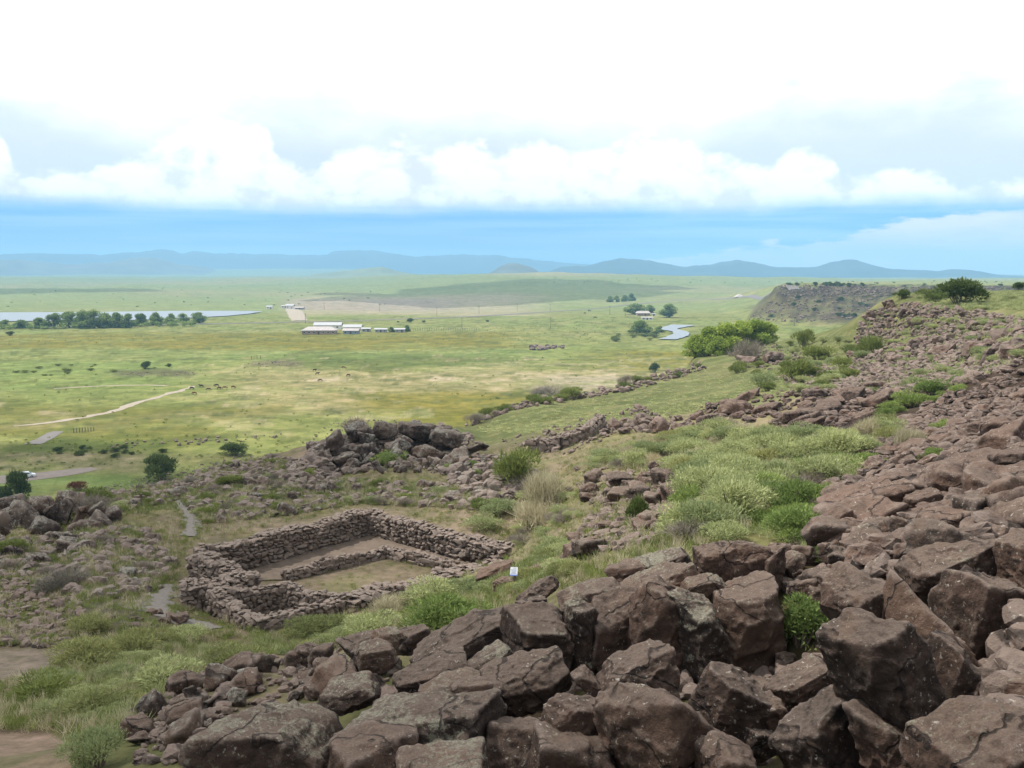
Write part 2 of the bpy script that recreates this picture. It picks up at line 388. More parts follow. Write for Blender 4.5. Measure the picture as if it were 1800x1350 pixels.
# drop below the terrace edges to the valley floor
for px, d0 in ((-300, 150), (0, 150), (100, 152), (280, 160), (440, 175), (600, 178), (700, 180), (790, 190), (870, 208), (940, 222), (1010, 240), (1080, 260), (1150, 285), (1210, 345), (1280, 350), (1350, 350), (1450, 355), (1500, 330)):
    a = math.degrees(math.atan((px - CX) / FPX)); Gw.append(polar(a, d0, VZ))
for az, r, z in ((19, 300, VZ), (22.5, 340, VZ), (27, 360, VZ), (34, 380, VZ)): Gw.append(polar(az, r, z))
for az in (-34, -27, -20, -13.5, -6.5, 0, 6.5, 12): 
    for r in (240, 420, 700, 1000, 1250):
        if az > 5 and r < 300: continue
        Gw.append(polar(az, r if az < 11 else max(r, 420), VZ))
for az in (14.5, 17, 20, 23.5, 27, 34):
    for r in (480, 700): Gw.append(polar(az, r, VZ))
# the far mesa on the right
for px, py, d in ((1368,503,1010),(1450,503,1000),(1560,505,980),(1700,507,950),(1850,506,950),(2100,505,950),(1371,519,1000),(1450,521,985),(1560,524,962),(1700,526,930),(1850,526,930),(2100,526,930),
                  (1312,563,950),(1400,570,890),(1500,575,830),(1650,575,800),(1850,575,800),(2100,575,800),(1335,540,1015),(1308,562,1080),(1380,496.5,1500),(1600,494,2000),(1850,492.5,2500),(2100,492,2500),(1342,521,1450)):
    Gw.append(tuple(pt(px, py, d)))
# the far plain and its rises
for px in (-350, 0, 200, 400, 600):
    for py, d in ((541, 1450), (520, 2100), (503, 3200), (489.5, 4800), (487, 7500), (472, 11500), (478, 14500)):
        Gw.append(tuple(pt(px, py + (3 if px == 400 else 0) * (d < 3000), d)))
for px, cols in ((700, ((548, 1500), (520, 2300), (495, 3200), (486, 4500))), (800, ((545, 1550), (510, 2400), (485, 3300), (484, 4500))), (900, ((541, 1600), (505, 2500), (478.5, 3400), (482, 4500))), (970, ((538, 1600), (505, 2500), (476, 3500), (483, 4500))),
                 (1100, ((527, 1800), (505, 2500), (482, 3500), (486, 4500))), (1250, ((523, 1900), (505, 2500), (487.5, 3500), (488, 4500))), (1400, ((505, 2600), (491, 3600), (490, 4600))), (1650, ((491, 3600), (489, 4600))), (2100, ((491, 3600), (489, 4600)))):
    for py, d in cols: Gw.append(tuple(pt(px, py, d)))
    Gw.append(tuple(pt(px, 487, 8000))); Gw.append(tuple(pt(px, 482, 14500)))
# out of the frame the land goes on the same way
for az, prof in ((-60, ((2, -2.6), (15, -9), (40, -14), (70, -17), (170, VZ), (1000, VZ), (5000, -40), (14500, 0))), (-100, ((2, -2.4), (15, -7), (60, -14), (200, VZ), (1500, VZ), (5000, -40), (14500, 0))),
                 (-179, ((2, -1.8), (15, -2), (60, 0), (200, 3), (1500, 0), (5000, 0), (14500, 0))), (179, ((2, -1.8), (15, -2), (60, 0), (200, 3), (1500, 0), (5000, 0), (14500, 0))),
                 (110, ((2, -1.7), (15, -1), (60, 1), (200, 2), (1500, 0), (5000, 0), (14500, 0))), (60, ((2, -1.8), (15, -2), (60, -3), (200, -3), (800, -20), (5000, -20), (14500, 0))), (0, ((2, -2.1), (5, -3.2))), (-35, ((2, -2.3), (5, -4))), (35, ((2, -1.9), (5, -2.9)))):
    for r, z in prof: Gw.append(polar(az, r, z))
for az in (-180, -140, -60, 0, 60, 140, 180):
    Gw.append(polar(az, 1.0, -1.95)); Gw.append(polar(az, 16000, 0))
Gw = np.array(Gw)
TU, TL = 4.0, 1.0
gu = np.arctan2(Gw[:, 0], Gw[:, 1]); gu[-14:][np.arange(14) // 2 == 0] = -math.pi; gu[-14:][np.arange(14) // 2 == 6] = math.pi
gr = np.log(np.hypot(Gw[:, 0], Gw[:, 1]))
cd = delaunay_2d_cdt([Vector((float(a * TU), float(b * TL))) for a, b in zip(gu, gr)], [], [], 0, 1e-5)
tri = [f for f in cd[2] if len(f) == 3]
pv = np.array([[v[0], v[1]] for v in cd[0]])
zz = np.zeros(len(pv))
for i, src in enumerate(cd[3]):
    zz[i] = np.mean([Gw[j, 2] for j in src]) if len(src) else 0
th = np.unique(np.concatenate([np.radians(np.linspace(-31, 31, 640)), np.radians(np.linspace(-180, -31, 60)), np.radians(np.linspace(31, 180, 60))]))
lr = np.linspace(math.log(1.6), math.log(14500), 560)
TH, LR = np.meshgrid(th, lr)                       # rows: radius
qu, qv = (TH * TU).ravel(), (LR * TL).ravel()
Z = np.full(qu.shape, np.nan)
for a, b, c in tri:
    A, B_, C_ = pv[a], pv[b], pv[c]
    den = (B_[1] - C_[1]) * (A[0] - C_[0]) + (C_[0] - B_[0]) * (A[1] - C_[1])
    if abs(den) < 1e-12: continue
    x0, x1 = min(A[0], B_[0], C_[0]), max(A[0], B_[0], C_[0]); y0, y1 = min(A[1], B_[1], C_[1]), max(A[1], B_[1], C_[1])
    i0, i1 = np.searchsorted(th * TU, [x0 - 1e-6, x1 + 1e-6]); j0, j1 = np.searchsorted(lr * TL, [y0 - 1e-6, y1 + 1e-6])
    if i1 <= i0 or j1 <= j0: continue
    idx = (np.arange(j0, j1)[:, None] * len(th) + np.arange(i0, i1)[None, :]).ravel()
    X, Y = qu[idx], qv[idx]
    w1 = ((B_[1] - C_[1]) * (X - C_[0]) + (C_[0] - B_[0]) * (Y - C_[1])) / den
    w2 = ((C_[1] - A[1]) * (X - C_[0]) + (A[0] - C_[0]) * (Y - C_[1])) / den
    w3 = 1 - w1 - w2
    ok = (w1 > -1e-6) & (w2 > -1e-6) & (w3 > -1e-6)
    Z[idx[ok]] = (w1 * zz[a] + w2 * zz[b] + w3 * zz[c])[ok]
Z = np.where(np.isnan(Z), -2.0, Z).reshape(TH.shape)
R = np.exp(LR)
for _ in range(5):                                    # round off the facets of the triangulation
    Zp = np.pad(Z, 1, mode='edge'); Z = 0.4 * Z + 0.15 * (Zp[:-2, 1:-1] + Zp[2:, 1:-1] + Zp[1:-1, :-2] + Zp[1:-1, 2:])
GX, GY = R * np.sin(TH), R * np.cos(TH)
P2 = np.stack([GX.ravel(), GY.ravel()], -1)
flat_valley = (np.abs(Z - VZ) < 1.5).ravel()
n_s = fbm(P2 * 0.9, 3, 3); n_m = fbm(P2 * 0.18, 4, 11); n_l = fbm(P2 * 0.006, 4, 21); n_x = fbm(P2 * 0.0012, 4, 31)
Rf = R.ravel()
ruin_w = np.exp(-(((P2[:, 0] + 7) / 9) ** 2 + ((P2[:, 1] - 40.5) / 8.5) ** 2) ** 2)
amp = np.where(flat_valley, 0.25, 1.0) * (1 - ruin_w)
dz = amp * (0.10 * n_s * (Rf < 200) + 0.40 * n_m * sstep(Rf, 6, 40) * (Rf < 1400)) + np.where(Rf > 1600, 1, 0) * sstep(Rf, 1600, 4500) * (8 * n_l + 14 * n_x)
mesa = sstep(Z.ravel(), -47, -40) * (Rf > 800) * (Rf < 1300) * (TH.ravel() > 0.2)
dz += mesa * (3.0 * fbm(P2 * 0.035, 4, 41) + 1.5 * fbm(P2 * 0.12, 2, 43))
Z = Z + dz.reshape(Z.shape)
TV = np.stack([GX.ravel(), GY.ravel(), Z.ravel()], -1)

def zq(x, y):
    x = np.asarray(x, float); y = np.asarray(y, float)
    a = np.arctan2(x, y); l = np.log(np.maximum(np.hypot(x, y), 1.7))
    fi = np.clip(np.interp(a, th, np.arange(len(th))), 0, len(th) - 1.001); fj = np.clip((l - lr[0]) / (lr[1] - lr[0]), 0, len(lr) - 1.001)
    i = fi.astype(int); j = fj.astype(int); u = fi - i; v = fj - j
    return (Z[j, i] * (1 - u) + Z[j, i + 1] * u) * (1 - v) + (Z[j + 1, i] * (1 - u) + Z[j + 1, i + 1] * u) * v

def hit(px, py, rmin=6.0):
    """first meeting of the lines of sight with the ground"""
    px = np.atleast_1d(np.asarray(px, float)); py = np.atleast_1d(np.asarray(py, float))
    d = ray(px, py); az = np.arctan2(d[:, 0], d[:, 1]); sl_ = d[:, 2] / np.hypot(d[:, 0], d[:, 1])
    fi = np.clip(np.interp(az, th, np.arange(len(th))), 0, len(th) - 1.001); i = fi.astype(int); u = fi - i
    rr = np.exp(lr); out = np.full((len(px), 3), np.nan)
    for s in range(0, len(px), 4000):
        e = slice(s, s + 4000)
        prof = Z[:, i[e]] * (1 - u[e]) + Z[:, i[e] + 1] * u[e]
        g = prof - sl_[e][None, :] * rr[:, None]; g[rr < rmin] = -1
        k = np.argmax(g > 0, axis=0); ok = g[k, np.arange(g.shape[1])] > 0; k = np.maximum(k, 1)
        g0 = g[k - 1, np.arange(g.shape[1])]; g1 = g[k, np.arange(g.shape[1])]
        t = np.clip(-g0 / np.where(g1 - g0 == 0, 1, g1 - g0), 0, 1)
        r_ = rr[k - 1] + (rr[k] - rr[k - 1]) * t
        q = np.stack([r_ * np.sin(az[e]), r_ * np.cos(az[e]), np.zeros_like(r_)], -1); q[:, 2] = zq(q[:, 0], q[:, 1]); q[~ok] = np.nan
        out[e] = q
    return out

def sample(poly, n, rmin=6.0, seed=0, keep=None):
    """n ground points inside an outline read off the photograph"""
    r = np.random.default_rng(seed); xs = [p[0] for p in poly]; ys = [p[1] for p in poly]; acc = []
    while sum(map(len, acc)) < n:
        px = r.uniform(min(xs), max(xs), n * 3); py = r.uniform(min(ys), max(ys), n * 3)
        k = inpoly(px, py, poly)
        if keep is not None: k &= keep(px, py)
        H = hit(px[k], py[k], rmin); acc.append(H[~np.isnan(H[:, 0])])
        if len(acc) > 60: break
    return np.concatenate(acc)[:n]

# ---- colours that belong to the ground itself
KA = 1 / 2.8                                       # picture value of a sunlit surface -> its own colour
def alb(r, g, b): return np.array(lin(r, g, b, KA))
gpx, gpy, gdep = proj(TV)
c_pale = alb(190, 196, 136); c_green = alb(152, 176, 96); c_gold = alb(158, 150, 52); c_tan = alb(200, 186, 140); c_dk = alb(112, 128, 58); c_sand = alb(232, 214, 188)
def noise2(s, seed, oc=4, st=1.0): return fbm(np.stack([P2[:, 0] * s, P2[:, 1] * s * st], -1), oc, seed)
n60 = noise2(1 / 60, 51, 5); n25 = noise2(1 / 22, 52, 5); n150 = noise2(1 / 160, 53, 4); n8 = noise2(1 / 7, 54, 3); n400 = noise2(1 / 600, 55, 5); nn = noise2(1 / 2.2, 56, 4); n05 = noise2(1 / .7, 57, 3)
col = np.tile(alb(172, 178, 106), (len(TV), 1))
def mixc(w, c):
    global col
    w = np.clip(w, 0, 1)[:, None]; col = col * (1 - w) + np.asarray(c) * w
def band(y0, y1, soft=6.0, n=None, na=8.0):
    y = gpy + (n60 if n is None else n) * na
    return sstep(y, y0 - soft, y0 + soft) * (1 - sstep(y, y1 - soft, y1 + soft))
far = sstep(Rf, 180, 300) * (gdep > 0)
mixc(sstep(n60, -.1, .5) * far * .5, c_green); mixc(sstep(n25, .05, .6) * far * .5, c_tan)
mixc(far * band(586, 612, 3, n150, 6) * sstep(gpx + n60 * 120, 940, 860) * .85, c_gold)
mixc(far * band(614, 632, 4, n150, 6) * (.45 + .4 * n60), c_green)
mixc(far * band(616, 650, 5) * sstep(gpx, 950, 1150) * .85, c_gold)
mixc(far * band(630, 690, 8) * sstep(gpx + 60 * n60, 420, 250) * .75, c_green)
mixc(far * band(625, 648, 5, n25) * sstep(gpx, 430, 560) * sstep(gpx, 980, 850) * .8, c_dk * 1.15)
mixc(far * band(650, 722, 8) * sstep(gpx + 80 * n60, 330, 520) * .75, c_tan)
mixc(far * band(655, 725, 8) * sstep(gpx, 330, 520) * sstep(n25 + .5 * n8, .18, .5) * .8, c_sand)
mixc(far * band(660, 690, 5) * sstep(gpx, 900, 1000) * sstep(gpx, 1150, 1090) * .7, alb(212, 198, 176))
mixc(far * band(690, 760, 8, n25) * sstep(gpx + 90 * n60, 560, 700) * .9, c_gold)
mixc(far * band(712, 790, 8, n25) * sstep(gpx, 760, 620) * sstep(n60 + .3 * n25, -.35, .15) * .75, alb(146, 142, 60))
mixc(far * band(725, 765, 6, n25) * sstep(gpx, 620, 300) * sstep(n25, -.2, .3) * .6, alb(178, 168, 120))
mixc(far * band(700, 742, 5, n25) * sstep(gpx, 260, 120) * sstep(n25, 0, .4) * .7, c_sand)
mixc(far * band(764, 800, 5, n25) * sstep(gpx, 640, 420) * sstep(n25 + n60, -.4, .3) * .9, c_dk)
mixc(far * band(796, 832, 4, n25, 5) * sstep(gpx, 330, 200) * .85, alb(186, 170, 142))
mixc(far * band(835, 870, 4, n25, 4) * .8, alb(136, 168, 96))
mixc(far * sstep(n8, .25, .6) * .25, c_dk)
n12 = noise2(1 / 11, 61, 5); n4 = noise2(1 / 3.5, 62, 4); n35 = noise2(1 / 40, 63, 5, 1.6)
inval = far * (Rf < 1150)
mixc(inval * sstep(n12 + .6 * n35, .22, .34) * band(625, 760, 12) * sstep(gpx, 250, 420) * .75, alb(222, 204, 170))
mixc(inval * sstep(n12 - .5 * n35, .25, .38) * .6, alb(124, 132, 58))
mixc(inval * sstep(n35 + .3 * n12, .20, .30) * .5, alb(166, 176, 100))
mixc(inval * sstep(n4 + .5 * n12, .3, .5) * .45, alb(104, 118, 58))
mixc(inval * band(650, 662, 2, n12, 4) * sstep(gpx, 190, 215) * sstep(gpx, 350, 330) * .6, alb(110, 100, 84))
mixc(inval * band(634, 644, 2, n12, 4) * sstep(gpx, 430, 450) * sstep(gpx, 540, 520) * .6, alb(150, 134, 116))
# beyond the buildings
vf = sstep(Rf, 1150, 1450)
mixc(vf, alb(170, 184, 122)); mixc(vf * sstep(n400, -.05, .35) * .55, alb(192, 186, 140)); mixc(vf * sstep(n150, .1, .5) * .35, alb(150, 168, 104))
mixc(band(520, 556, 5, n150) * sstep(gpx, 470, 560) * sstep(gpx, 1010, 880) * (Rf > 1150) * .8, alb(212, 200, 172))
mixc(band(527, 545, 3, n150, 5) * sstep(gpx, 480, 530) * sstep(gpx, 860, 740) * (Rf > 1150) * .7, alb(205, 188, 178))
mixc((Rf > 2600) * band(470, 484, 3, n400, 3) * sstep(gpx, 820, 900) * sstep(gpx, 1250, 1020) * .7, alb(208, 200, 166))
mixc(sstep(Rf, 4500, 7000) * .8, alb(166, 186, 134))
# mesa flank: grey stony soil with pale grass
mixc(mesa * (.75 + .2 * n25), alb(124, 110, 96)); mixc(mesa * sstep(n8 + n25 * .5, -.1, .3) * .7, alb(86, 72, 64)); mixc(mesa * (Z.ravel() > -23) * sstep(n8, -.5, .2) * .8, alb(78, 64, 58)); mixc(mesa * (Z.ravel() > -14.5) * (Rf > 1015) * .95, alb(160, 170, 108))
# near ground: dirt, straw and thin grass
near = 1 - sstep(Rf, 150, 230)
base_n = np.where(nn[:, None] * .5 + n8[:, None] > .1, alb(150, 136, 112), alb(164, 150, 128))
col = col * (1 - near[:, None]) + base_n * near[:, None]
terr2 = sstep(Rf, 84, 100) * (1 - sstep(Rf, 255, 300)) * (Z.ravel() > -30)
mixc(terr2 * .9, alb(138, 146, 94)); mixc(terr2 * sstep(n8, .05, .5) * .6, alb(164, 152, 116)); mixc(terr2 * sstep(n25, .1, .4) * .4, alb(122, 136, 82))
mixc(near * sstep(n8 + .4 * nn, -.05, .45) * .55, alb(136, 146, 92)); mixc(near * sstep(nn + .5 * n05, .15, .6) * .5, alb(184, 168, 128))
stony = np.maximum(sstep(gpx + 40 * n8 + 0.0 * gpy, 1400, 1480) * (Rf < 84), sstep(.55 * gpx + gpy + 40 * n8 + 25 * nn, 1595, 1650) * (Rf < 17.5) * sstep(gpx, 380, 480)); mixc(near * stony * (gdep > 0) * .97, alb(84, 66, 58)); mixc(near * stony * sstep(nn, .1, .5) * .5, alb(112, 92, 82))
mixc(near * (Rf < 84) * sstep(gpx, 960, 1050) * sstep(gpx, 1450, 1350) * .5, alb(176, 166, 126))
for poly, c, k in (([(-400, 1140), (120, 1140), (140, 1165), (90, 1190), (-400, 1200)], alb(176, 160, 150), .95), ([(-400, 1270), (60, 1275), (130, 1300), (120, 1400), (-400, 1400)], alb(184, 160, 148), .95),
                   ([(120, 1050), (300, 1030), (300, 1110), (380, 1120), (260, 1110), (100, 1080)], alb(150, 142, 132), .8)):
    mixc(inpoly(gpx + 10 * nn, gpy + 8 * n05, poly) * near * (gdep > 0) * k, c)
mixc(ruin_w * .75, alb(158, 142, 126)); mixc(ruin_w * sstep(nn, 0.05, .4) * .5, alb(138, 142, 96))
col *= (1 + .10 * n25 + .10 * n8 * (Rf < 900) + .12 * n05 * (Rf < 120))[:, None]
nr, nt_ = TH.shape
ii = (np.arange(nr - 1)[:, None] * nt_ + np.arange(nt_ - 1)[None, :]).ravel()
TF = np.stack([ii, ii + 1, ii + nt_ + 1, ii + nt_], -1)

mg, t = newmat('ground_soil_and_grass')
at = t.n('ShaderNodeVertexColor'); at.layer_name = 'Col'
g = t.n('ShaderNodeNewGeometry'); pos = g.outputs['Position']
na_ = t.noise(pos, 2.5, 6, .65); nb_ = t.noise(pos, 14, 4, .7); nc_ = t.noise(pos, 0.25, 6, .65); nd_ = t.noise(pos, 0.05, 6, .7)
k1 = t.m('ADD', t.m('MULTIPLY', na_, .4), t.m('ADD', t.m('MULTIPLY', nb_, .2), t.m('ADD', t.m('MULTIPLY', nc_, .22), t.m('MULTIPLY', nd_, .18))))
cc = t.mix(1.0, at.outputs[0], t.mix(t.ss(k1, .36, .64), (.58, .62, .54), (1.40, 1.35, 1.38)), 'MULTIPLY')
pa_ = t.ss(t.noise(pos, .10, 6, .72), .46, .54); pb_ = t.ss(t.noise(pos, .45, 4, .65), .63, .67); pc_ = t.ss(t.noise(pos, .035, 7, .75), .47, .53)
cc = t.mix(1.0, cc, t.mix(pa_, (.84, .87, .76), (1.08, 1.06, 1.06)), 'MULTIPLY'); cc = t.mix(1.0, cc, t.mix(pc_, (.88, .90, .82), (1.08, 1.06, 1.05)), 'MULTIPLY')
cc = t.mix(t.m('MULTIPLY', pb_, .40), cc, (.06, .075, .03))
bs = t.n('ShaderNodeBsdfPrincipled'); t.l(cc, bs.inputs['Base Color']); bs.inputs['Roughness'].default_value = .95; bs.inputs['Specular IOR Level'].default_value = .1
bu = t.n('ShaderNodeBump'); bu.inputs['Distance'].default_value = .05; bu.inputs['Strength'].default_value = .7
t.l(t.m('ADD', na_, t.m('MULTIPLY', nb_, .4)), bu.inputs['Height']); t.l(bu.outputs[0], bs.inputs['Normal'])
o = t.n('ShaderNodeOutputMaterial'); t.l(bs.outputs[0], o.inputs[0])
M['ground'] = mg
ground = link('ground', np_mesh('ground', TV, TF, [mg], True, col))
tag(ground, 'grassy valley floor, stony terrace and rocky slope', kind='structure')

# ---- mountains and hills at the edge of the plain
def ridge(name, prof, r0, r1, c, label, rough=25.0, seed=0):
    px = np.array([p[0] for p in prof], float); py = np.array([p[1] for p in prof], float)
    xs = np.linspace(px[0], px[-1], int((px[-1] - px[0]) / 4) + 2); ys = np.interp(xs, px, py)
    kk = np.ones(7) / 7; ys = np.convolve(np.pad(ys, 3, mode='edge'), kk, 'valid')
    fade = sstep(xs, xs[0], xs[0] + 60) * sstep(xs, xs[-1], xs[-1] - 60)
    S = np.linspace(0, 1, 22); rm = .5 * (r0 + r1); d = ray(xs, ys); hd = np.hypot(d[:, 0], d[:, 1]); top = d[:, 2] / hd * rm
    az = np.arctan2(d[:, 0], d[:, 1]); V = []
    base = -58.0
    for s in S:
        b = max(0.0, 1 - abs(2 * s - 1)) ** 0.85; r = r0 + (r1 - r0) * s
        n = fbm(np.stack([az * 60, np.full_like(az, s * 5)], -1), 4, seed)
        V.append(np.stack([r * np.sin(az), r * np.cos(az), base + (top - base) * fade * np.clip(b + .16 * n * (b < .98) * b, 0, 1)], -1))
    V = np.concatenate(V); n = len(xs); i = (np.arange(len(S) - 1)[:, None] * n + np.arange(n - 1)[None, :]).ravel()
    F = np.stack([i, i + 1, i + n + 1, i + n], -1)
    tag(link(name, np_mesh(name, V, F, [c], True)), label, kind='structure')
M['forest_hill'] = plain('forested_mountain', (.03, .055, .06), .95, var=.25, scale=.004)
M['grass_hill'] = plain('grassy_hill', (.13, .16, .09), .95, var=.2, scale=.006)
M['grey_hill'] = plain('scrubby_hill', (.09, .10, .075), .95, var=.25, scale=.006)
ridge('mountain_range', [(-700, 452), (-300, 450), (0, 447), (60, 445), (140, 447), (240, 443), (285, 437), (320, 440), (400, 444), (500, 447), (590, 441), (625, 440), (660, 438), (700, 445), (760, 450), (815, 445), (850, 449), (885, 447), (930, 455), (1000, 462), (1080, 466), (1250, 472), (1400, 480)], 11500, 14400, M['forest_hill'], 'blue forested mountain range on the left horizon', seed=3)
ridge('hill', [(-500, 452), (-200, 448), (0, 453), (60, 459), (130, 464), (200, 459), (235, 453), (262, 451), (290, 458), (340, 467), (420, 474)], 8800, 10400, M['grey_hill'], 'pale conical hill before the blue range', seed=5)
ridge('hill', [(930, 474), (1000, 468), (1045, 463), (1066, 456), (1088, 452), (1110, 455), (1132, 455), (1160, 462), (1200, 467), (1240, 466), (1262, 458), (1300, 456), (1332, 460), (1350, 468), (1400, 470), (1440, 468), (1462, 459), (1488, 453), (1515, 458), (1550, 470), (1590, 474), (1640, 475), (1680, 472), (1720, 475), (1760, 483), (1800, 485), (1900, 480), (2050, 476), (2200, 486), (2500, 480)], 7300, 8900, M['forest_hill'], 'row of rounded blue hills on the right horizon', seed=7)
ridge('hill', [(500, 484), (560, 481), (610, 475), (645, 471), (660, 467), (673, 467), (684, 473), (705, 478), (740, 483), (780, 486)], 4900, 5900, M['grass_hill'], 'low green butte with a dark rocky top', seed=9)
ridge('hill', [(820, 482), (860, 475), (885, 464), (905, 461), (925, 467), (945, 473), (990, 478)], 5600, 6500, M['grey_hill'], 'small grey cone beyond the grassy rise', seed=11)

# ---- water, roads and paths: thin sheets laid on the ground
def ribbon(name, pts_px, width, mat, label, lift=.08, step=2.0, wn=0.2, seed=0, z=None):
    H = hit([p[0] for p in pts_px], [p[1] for p in pts_px]) if z is None else np.array([pz(p[0], p[1], z) for p in pts_px])
    H = H[~np.isnan(H[:, 0])]
    s = np.concatenate([[0], np.cumsum(np.linalg.norm(np.diff(H[:, :2], axis=0), axis=1))]); q = np.linspace(0, s[-1], max(4, int(s[-1] / step)))
    x, y = np.interp(q, s, H[:, 0]), np.interp(q, s, H[:, 1])
    k = np.ones(5) / 5
    for _ in range(3): x = np.convolve(np.pad(x, 2, mode='edge'), k, 'valid'); y = np.convolve(np.pad(y, 2, mode='edge'), k, 'valid')
    tx, ty = np.gradient(x), np.gradient(y); L = np.hypot(tx, ty) + 1e-9; nx, ny = -ty / L, tx / L
    w = np.interp(np.arange(len(q)) / len(q), np.linspace(0, 1, len(width)), width) if np.ndim(width) else np.full(len(q), width)
    wl = w / 2 * (1 + wn * fbm(np.stack([q * .6 / step, q * 0], -1), 2, seed)); wr = w / 2 * (1 + wn * fbm(np.stack([q * .6 / step, q * 0 + 9], -1), 2, seed + 5))
    V = []
    for k in np.linspace(-1, 1, 5):
        ww = np.where(k < 0, wl, wr) * k; X, Y = x + nx * ww, y + ny * ww
        zz_ = (zq(X, Y) + lift * (1 if abs(k) < .99 else .5)) if z is None else np.full_like(X, z)
        V.append(np.stack([X, Y, zz_], -1))
    n = len(q); i = (np.arange(4)[:, None] * n + np.arange(n - 1)[None, :]).ravel()
    F = np.stack([i, i + 1, i + n + 1, i + n], -1)
    return tag(link(name, np_mesh(name, np.concatenate(V), F, [mat], True)), label, kind='structure')
M['gravel'] = plain('grey_gravel', tuple(alb(168, 160, 152)), .95, var=.18, scale=9)
M['dirt'] = plain('pale_dirt', tuple(alb(222, 208, 186)), .95, var=.12, scale=.6)
M['asphalt'] = plain('worn_road', tuple(alb(158, 152, 148)), .9, var=.1, scale=.3)
M['pink_gravel'] = plain('red_cinder_road', tuple(alb(186, 172, 162)), .95, var=.1, scale=.5)
m, t = newmat('water'); bs = t.n('ShaderNodeBsdfPrincipled'); bs.inputs['Base Color'].default_value = (.16, .19, .22, 1); bs.inputs['Roughness'].default_value = .38
bs.inputs['IOR'].default_value = 1.33; g = t.n('ShaderNodeNewGeometry'); nn_ = t.noise(g.outputs['Position'], .6, 4); bu = t.n('ShaderNodeBump'); bu.inputs['Distance'].default_value = .12; bu.inputs['Strength'].default_value = .5
t.l(nn_, bu.inputs['Height']); t.l(bu.outputs[0], bs.inputs['Normal']); o = t.n('ShaderNodeOutputMaterial'); t.l(bs.outputs[0], o.inputs[0]); M['water'] = m
lake_px = [(-500, 549), (0, 549), (150, 548.5), (300, 546.5), (400, 546.3), (440, 546.5), (462, 547), (440, 551), (400, 555), (340, 558), (250, 562), (150, 563), (0, 564.5), (-500, 566)]
LP = np.array([pz(a, b, VZ + .8) for a, b in lake_px])
bm = bmesh.new(); bm.faces.new([bm.verts.new(p) for p in LP]); bmesh.ops.triangulate(bm, faces=bm.faces[:]); me = bpy.data.meshes.new('lake'); bm.to_mesh(me); me.materials.append(M['water'])
tag(link('lake', me), 'bright still lake behind the trees', kind='structure')
ribbon('river', [(1163, 597), (1178, 596), (1193, 590), (1201, 584), (1190, 581), (1180, 579), (1168, 579), (1178, 576), (1192, 573), (1205, 570)], (13, 14, 13, 12, 16, 20, 24), M['water'], 'narrow winding river across the meadow', step=6, wn=.15, z=VZ + .7)
ribbon('road', [(-200, 577), (0, 576), (200, 573), (400, 569), (600, 565), (800, 558), (900, 553), (1000, 546), (1080, 539), (1160, 530.5), (1240, 524.5), (1320, 520), (1400, 516)], 11, M['asphalt'], 'grey highway crossing the valley', lift=.5, step=12, wn=.03)
ribbon('dirt_track', [(512, 541), (520, 552), (527, 565)], (18, 20, 16), M['dirt'], 'pale dirt lane leading down from the far farmstead', lift=.5, step=8)
ribbon('dirt_track', [(345, 677), (325, 684), (305, 690), (280, 698), (250, 706), (220, 715), (190, 726), (160, 732), (125, 738), (85, 744), (40, 748), (0, 752)], (2.2, 3.4, 2.6, 3.0, 3.4, 3.0, 1.6), M['dirt'], 'pale dirt track across the meadow', lift=.15, step=3, wn=1.1)
ribbon('dirt_track', [(310, 679), (280, 677), (230, 677), (180, 678), (120, 682), (75, 685)], (3.2, 2.4, 2.2, 2.4, 1.6), M['dirt'], 'thin pale track branching off to the left', lift=.15, step=3, wn=.6)
ribbon('road', [(-150, 846), (0, 848), (40, 845), (90, 836), (150, 826), (205, 817)], (13, 12, 10, 7, 3), M['pink_gravel'], 'pinkish gravel road at the foot of the terrace', lift=.15, step=4, wn=.1)
ribbon('dirt_track', [(45, 786), (70, 776), (95, 764), (104, 755)], (5, 5, 3), M['asphalt'], 'short grey track on the meadow', lift=.15, step=3)
ribbon('path', [(310, 878), (322, 890), (332, 905), (340, 920), (337, 936), (330, 948)], (.5, .65, .6, .75, .6), M['gravel'], 'narrow gravel path behind the stone enclosure', lift=.05, step=.35, wn=.7)
ribbon('path', [(292, 1024), (298, 1035), (280, 1050), (268, 1070), (285, 1083), (320, 1090), (350, 1098), (395, 1108)], (.6, .8, 1.2, 1.5, 1.3, 1.0, .7), M['gravel'], 'gravel path at the corner of the stone enclosure', lift=.05, step=.25, wn=.8)

# ------------------------------------------------------------------ rock shapes

